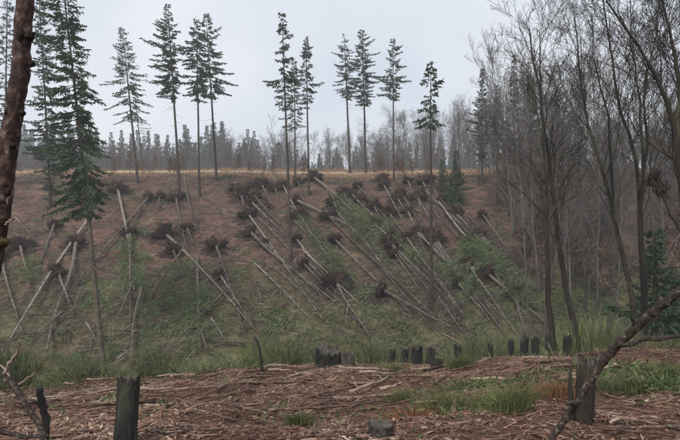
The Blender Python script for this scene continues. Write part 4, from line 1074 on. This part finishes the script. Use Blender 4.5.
# dead branch at bottom left, near the camera
mb_root = empty('dead_branch', at_y(20, 3.5), 'pale lichened dead branch with forks at the bottom left corner', 'branch')
p0 = np.array(mb_root.location)
def piece(nm, pts, rad, mat, parent, origin, wob=.1):
    mb = MB(); q = poly(np.array(pts), 14); q[1:-1] += rng.normal(0, .004, (12, 3)); mb.tube(q, np.interp(np.linspace(0, 1, 14), np.linspace(0, 1, len(rad)), rad), 8, cap=True, wob=wob); return mb.build(nm, M[mat], parent, origin)
piece('stem', [pix3(-30, 350, 3.6), pix3(2, 374, 3.55), pix3(20, 395, 3.5), pix3(36, 420, 3.45), pix3(44, 442, 3.4), pix3(48, 478, 3.4)], [.014, .02, .022, .018, .017, .02], 'snag', mb_root, p0)
piece('fork', [pix3(4, 376, 3.55), pix3(10, 362, 3.5), pix3(18, 352, 3.45), pix3(20, 340, 3.4)], [.013, .010, .008, .003], 'branch_pale', mb_root, p0)
piece('fork', [pix3(2, 374, 3.55), pix3(9, 385, 3.6), pix3(6, 370, 3.7), pix3(-8, 360, 3.8)], [.010, .010, .008, .004], 'branch_pale', mb_root, p0)
piece('fork', [pix3(14, 388, 3.52), pix3(28, 378, 3.6), pix3(37, 372, 3.65)], [.010, .007, .003], 'branch_pale', mb_root, p0)
piece('fork', [pix3(-30, 425, 3.35), pix3(0, 432, 3.4), pix3(25, 437, 3.42), pix3(48, 436, 3.42)], [.018, .017, .014, .010], 'snag', mb_root, p0)
pb = at_y(45, 3.75)
stick([pb - [0, 0, .05], pix3(46, 425, 3.75), pix3(43, 405, 3.75), pix3(39, 388, 3.75)], .028, 'stump_black', 'black broken stake standing beside the dead branch at bottom left', 992, 1, 'standing_stick', cat='stick', tip=.8)

# leaning dead stem, right foreground
g0 = at_y(525, 3.35)
lean_o = empty('leaning_dead_stem', g0, 'thick lichened dead stem leaning up to the right edge in the foreground', 'branch')
lp = [g0 - [0, 0, .08], pix3(550, 441, 3.32), pix3(573, 408, 3.28), pix3(588, 385, 3.24), pix3(603, 362, 3.2), pix3(622, 341, 3.12), pix3(646, 318, 3.02), pix3(664, 303, 2.95), pix3(690, 284, 2.85), pix3(760, 240, 2.7), pix3(830, 205, 2.6)]
q = poly(np.array(lp), 60); tt = np.linspace(0, 1, 60)
q[1:-1] += rng.normal(0, .0025, (58, 3))
rad = np.interp(tt, [0, .1, .3, .5, .7, 1], [.022, .022, .024, .027, .026, .006]) * (1 + rng.uniform(-.05, .05, 60))
mb = MB(); mb.tube(q, rad, 14, cap=True, wob=.05); mb.build('stem', M['snag'], lean_o, g0)
piece('side_branch', [pix3(617, 345, 3.12), pix3(628, 344, 3.1), pix3(648, 339, 3.05), pix3(665, 338, 3.0), pix3(700, 333, 2.95), pix3(730, 335, 2.9)], [.018, .014, .012, .011, .009, .005], 'snag', lean_o, g0, .06)
piece('side_branch', [pix3(634, 330, 3.06), pix3(633, 322, 3.05), pix3(629, 316, 3.05)], [.010, .007, .003], 'stump_black', lean_o, g0)
piece('side_branch', [pix3(575, 404, 3.24), pix3(571, 402, 3.18), pix3(566, 404, 3.14)], [.016, .014, .010], 'snag', lean_o, g0)

# birch stem at the left edge, close to the camera
BY = 2.3
bb = np.array([(-62 - 340) / F * BY, BY, 0]); bb[2] = Hs(bb[0], bb[1])
birch = empty('birch_tree', bb, 'reddish birch stem with black knots and moss, close at the left edge', 'tree')
bp = [bb - [0, 0, .1], pix3(-50, 470, BY), pix3(-32, 370, BY), pix3(-14, 290, BY), pix3(-4, 240, BY), pix3(2, 200, BY), pix3(7, 160, BY), pix3(14, 112, BY), pix3(20, 75, BY), pix3(22, 45, BY), pix3(25, 5, BY), pix3(32, -60, BY), pix3(36, -160, BY), pix3(46, -330, BY)]
q = poly(np.array(bp), 90); q[1:-1] += rng.normal(0, .0016, (88, 3))
z_ = q[:, 2]; rad = np.interp(z_, [0, 1.2, 2.0, 2.6, 4], [.047, .041, .039, .035, .024]) * (1 + .03 * np.sin(z_ * 23) + rng.uniform(-.02, .02, 90))
mb = MB(); mb.tube(q, rad, 18, wob=.025); mb.build('trunk', M['birch'], birch, bb)
def blob(nm, c, rx, rz, mat, seed, n=10, rough=.35, parent=birch, origin=bb):
    g = np.random.default_rng(seed); V = []
    for i in range(7):
        ph = math.pi * i / 6
        for j in range(n):
            th = 2 * math.pi * j / n; k = 1 + g.uniform(-rough, rough)
            V.append(np.asarray(c) + np.array([rx * math.sin(ph) * math.cos(th), rx * math.sin(ph) * math.sin(th), rz * math.cos(ph)]) * k)
    mb = MB(); mb.grid(np.array(V), np.array([(i * n + j, i * n + (j + 1) % n, (i + 1) * n + (j + 1) % n, (i + 1) * n + j) for i in range(6) for j in range(n)]), tint=g.random(len(V))); return mb.build(nm, M[mat], parent, origin)
for k, (x_, y_, a_, b_) in enumerate([(30, 36, .022, .018), (31, 64, .016, .013), (22, 113, .013, .014), (13, 145, .016, .014), (7, 112, .010, .014), (20, 36, .018, .030), (8, 192, .011, .014)]):
    blob('knot', pix3(x_, y_, BY - .03), a_, b_, 'knot', 1000 + k)
for k, (x_, y_, a_, b_) in enumerate([(2, 243, .022, .020)]):
    blob('moss_cushion', pix3(x_, y_, BY - .035), a_, b_, 'moss', 1020 + k, 12, .45)
for k, pts in enumerate([[(5, 225), (14, 219), (22, 224)], [(6, 207), (9, 195), (10, 188)]]):
    piece('dead_twig', [pix3(a, b, BY - .02) for a, b in pts], [.006, .004, .002], 'branch_pale', birch, bb)

# ------------------------------------------------------------------ haze
hz = bpy.data.meshes.new('haze')
x0, x1, y0, y1, z0, z1 = -470, 470, -70, 680, -12.5, 44
hv = [(x, y, z) for z in (z0, z1) for y in (y0, y1) for x in (x0, x1)]
hz.from_pydata(hv, [], [(0, 2, 3, 1), (4, 5, 7, 6), (0, 1, 5, 4), (2, 6, 7, 3), (0, 4, 6, 2), (1, 3, 7, 5)])
ho = bpy.data.objects.new('haze', hz); C.objects.link(ho); tag(ho, kind='stuff')
hm = bpy.data.materials.new('haze_air'); hm.use_nodes = True
ht = hm.node_tree; ht.nodes.clear()
ov = N(ht, 'ShaderNodeOutputMaterial'); pv = N(ht, 'ShaderNodeVolumePrincipled')
pv.inputs['Color'].default_value = (.96, .975, 1, 1); pv.inputs['Density'].default_value = .0010; pv.inputs['Anisotropy'].default_value = .2
ht.links.new(pv.outputs[0], ov.inputs['Volume']); hz.materials.append(hm)
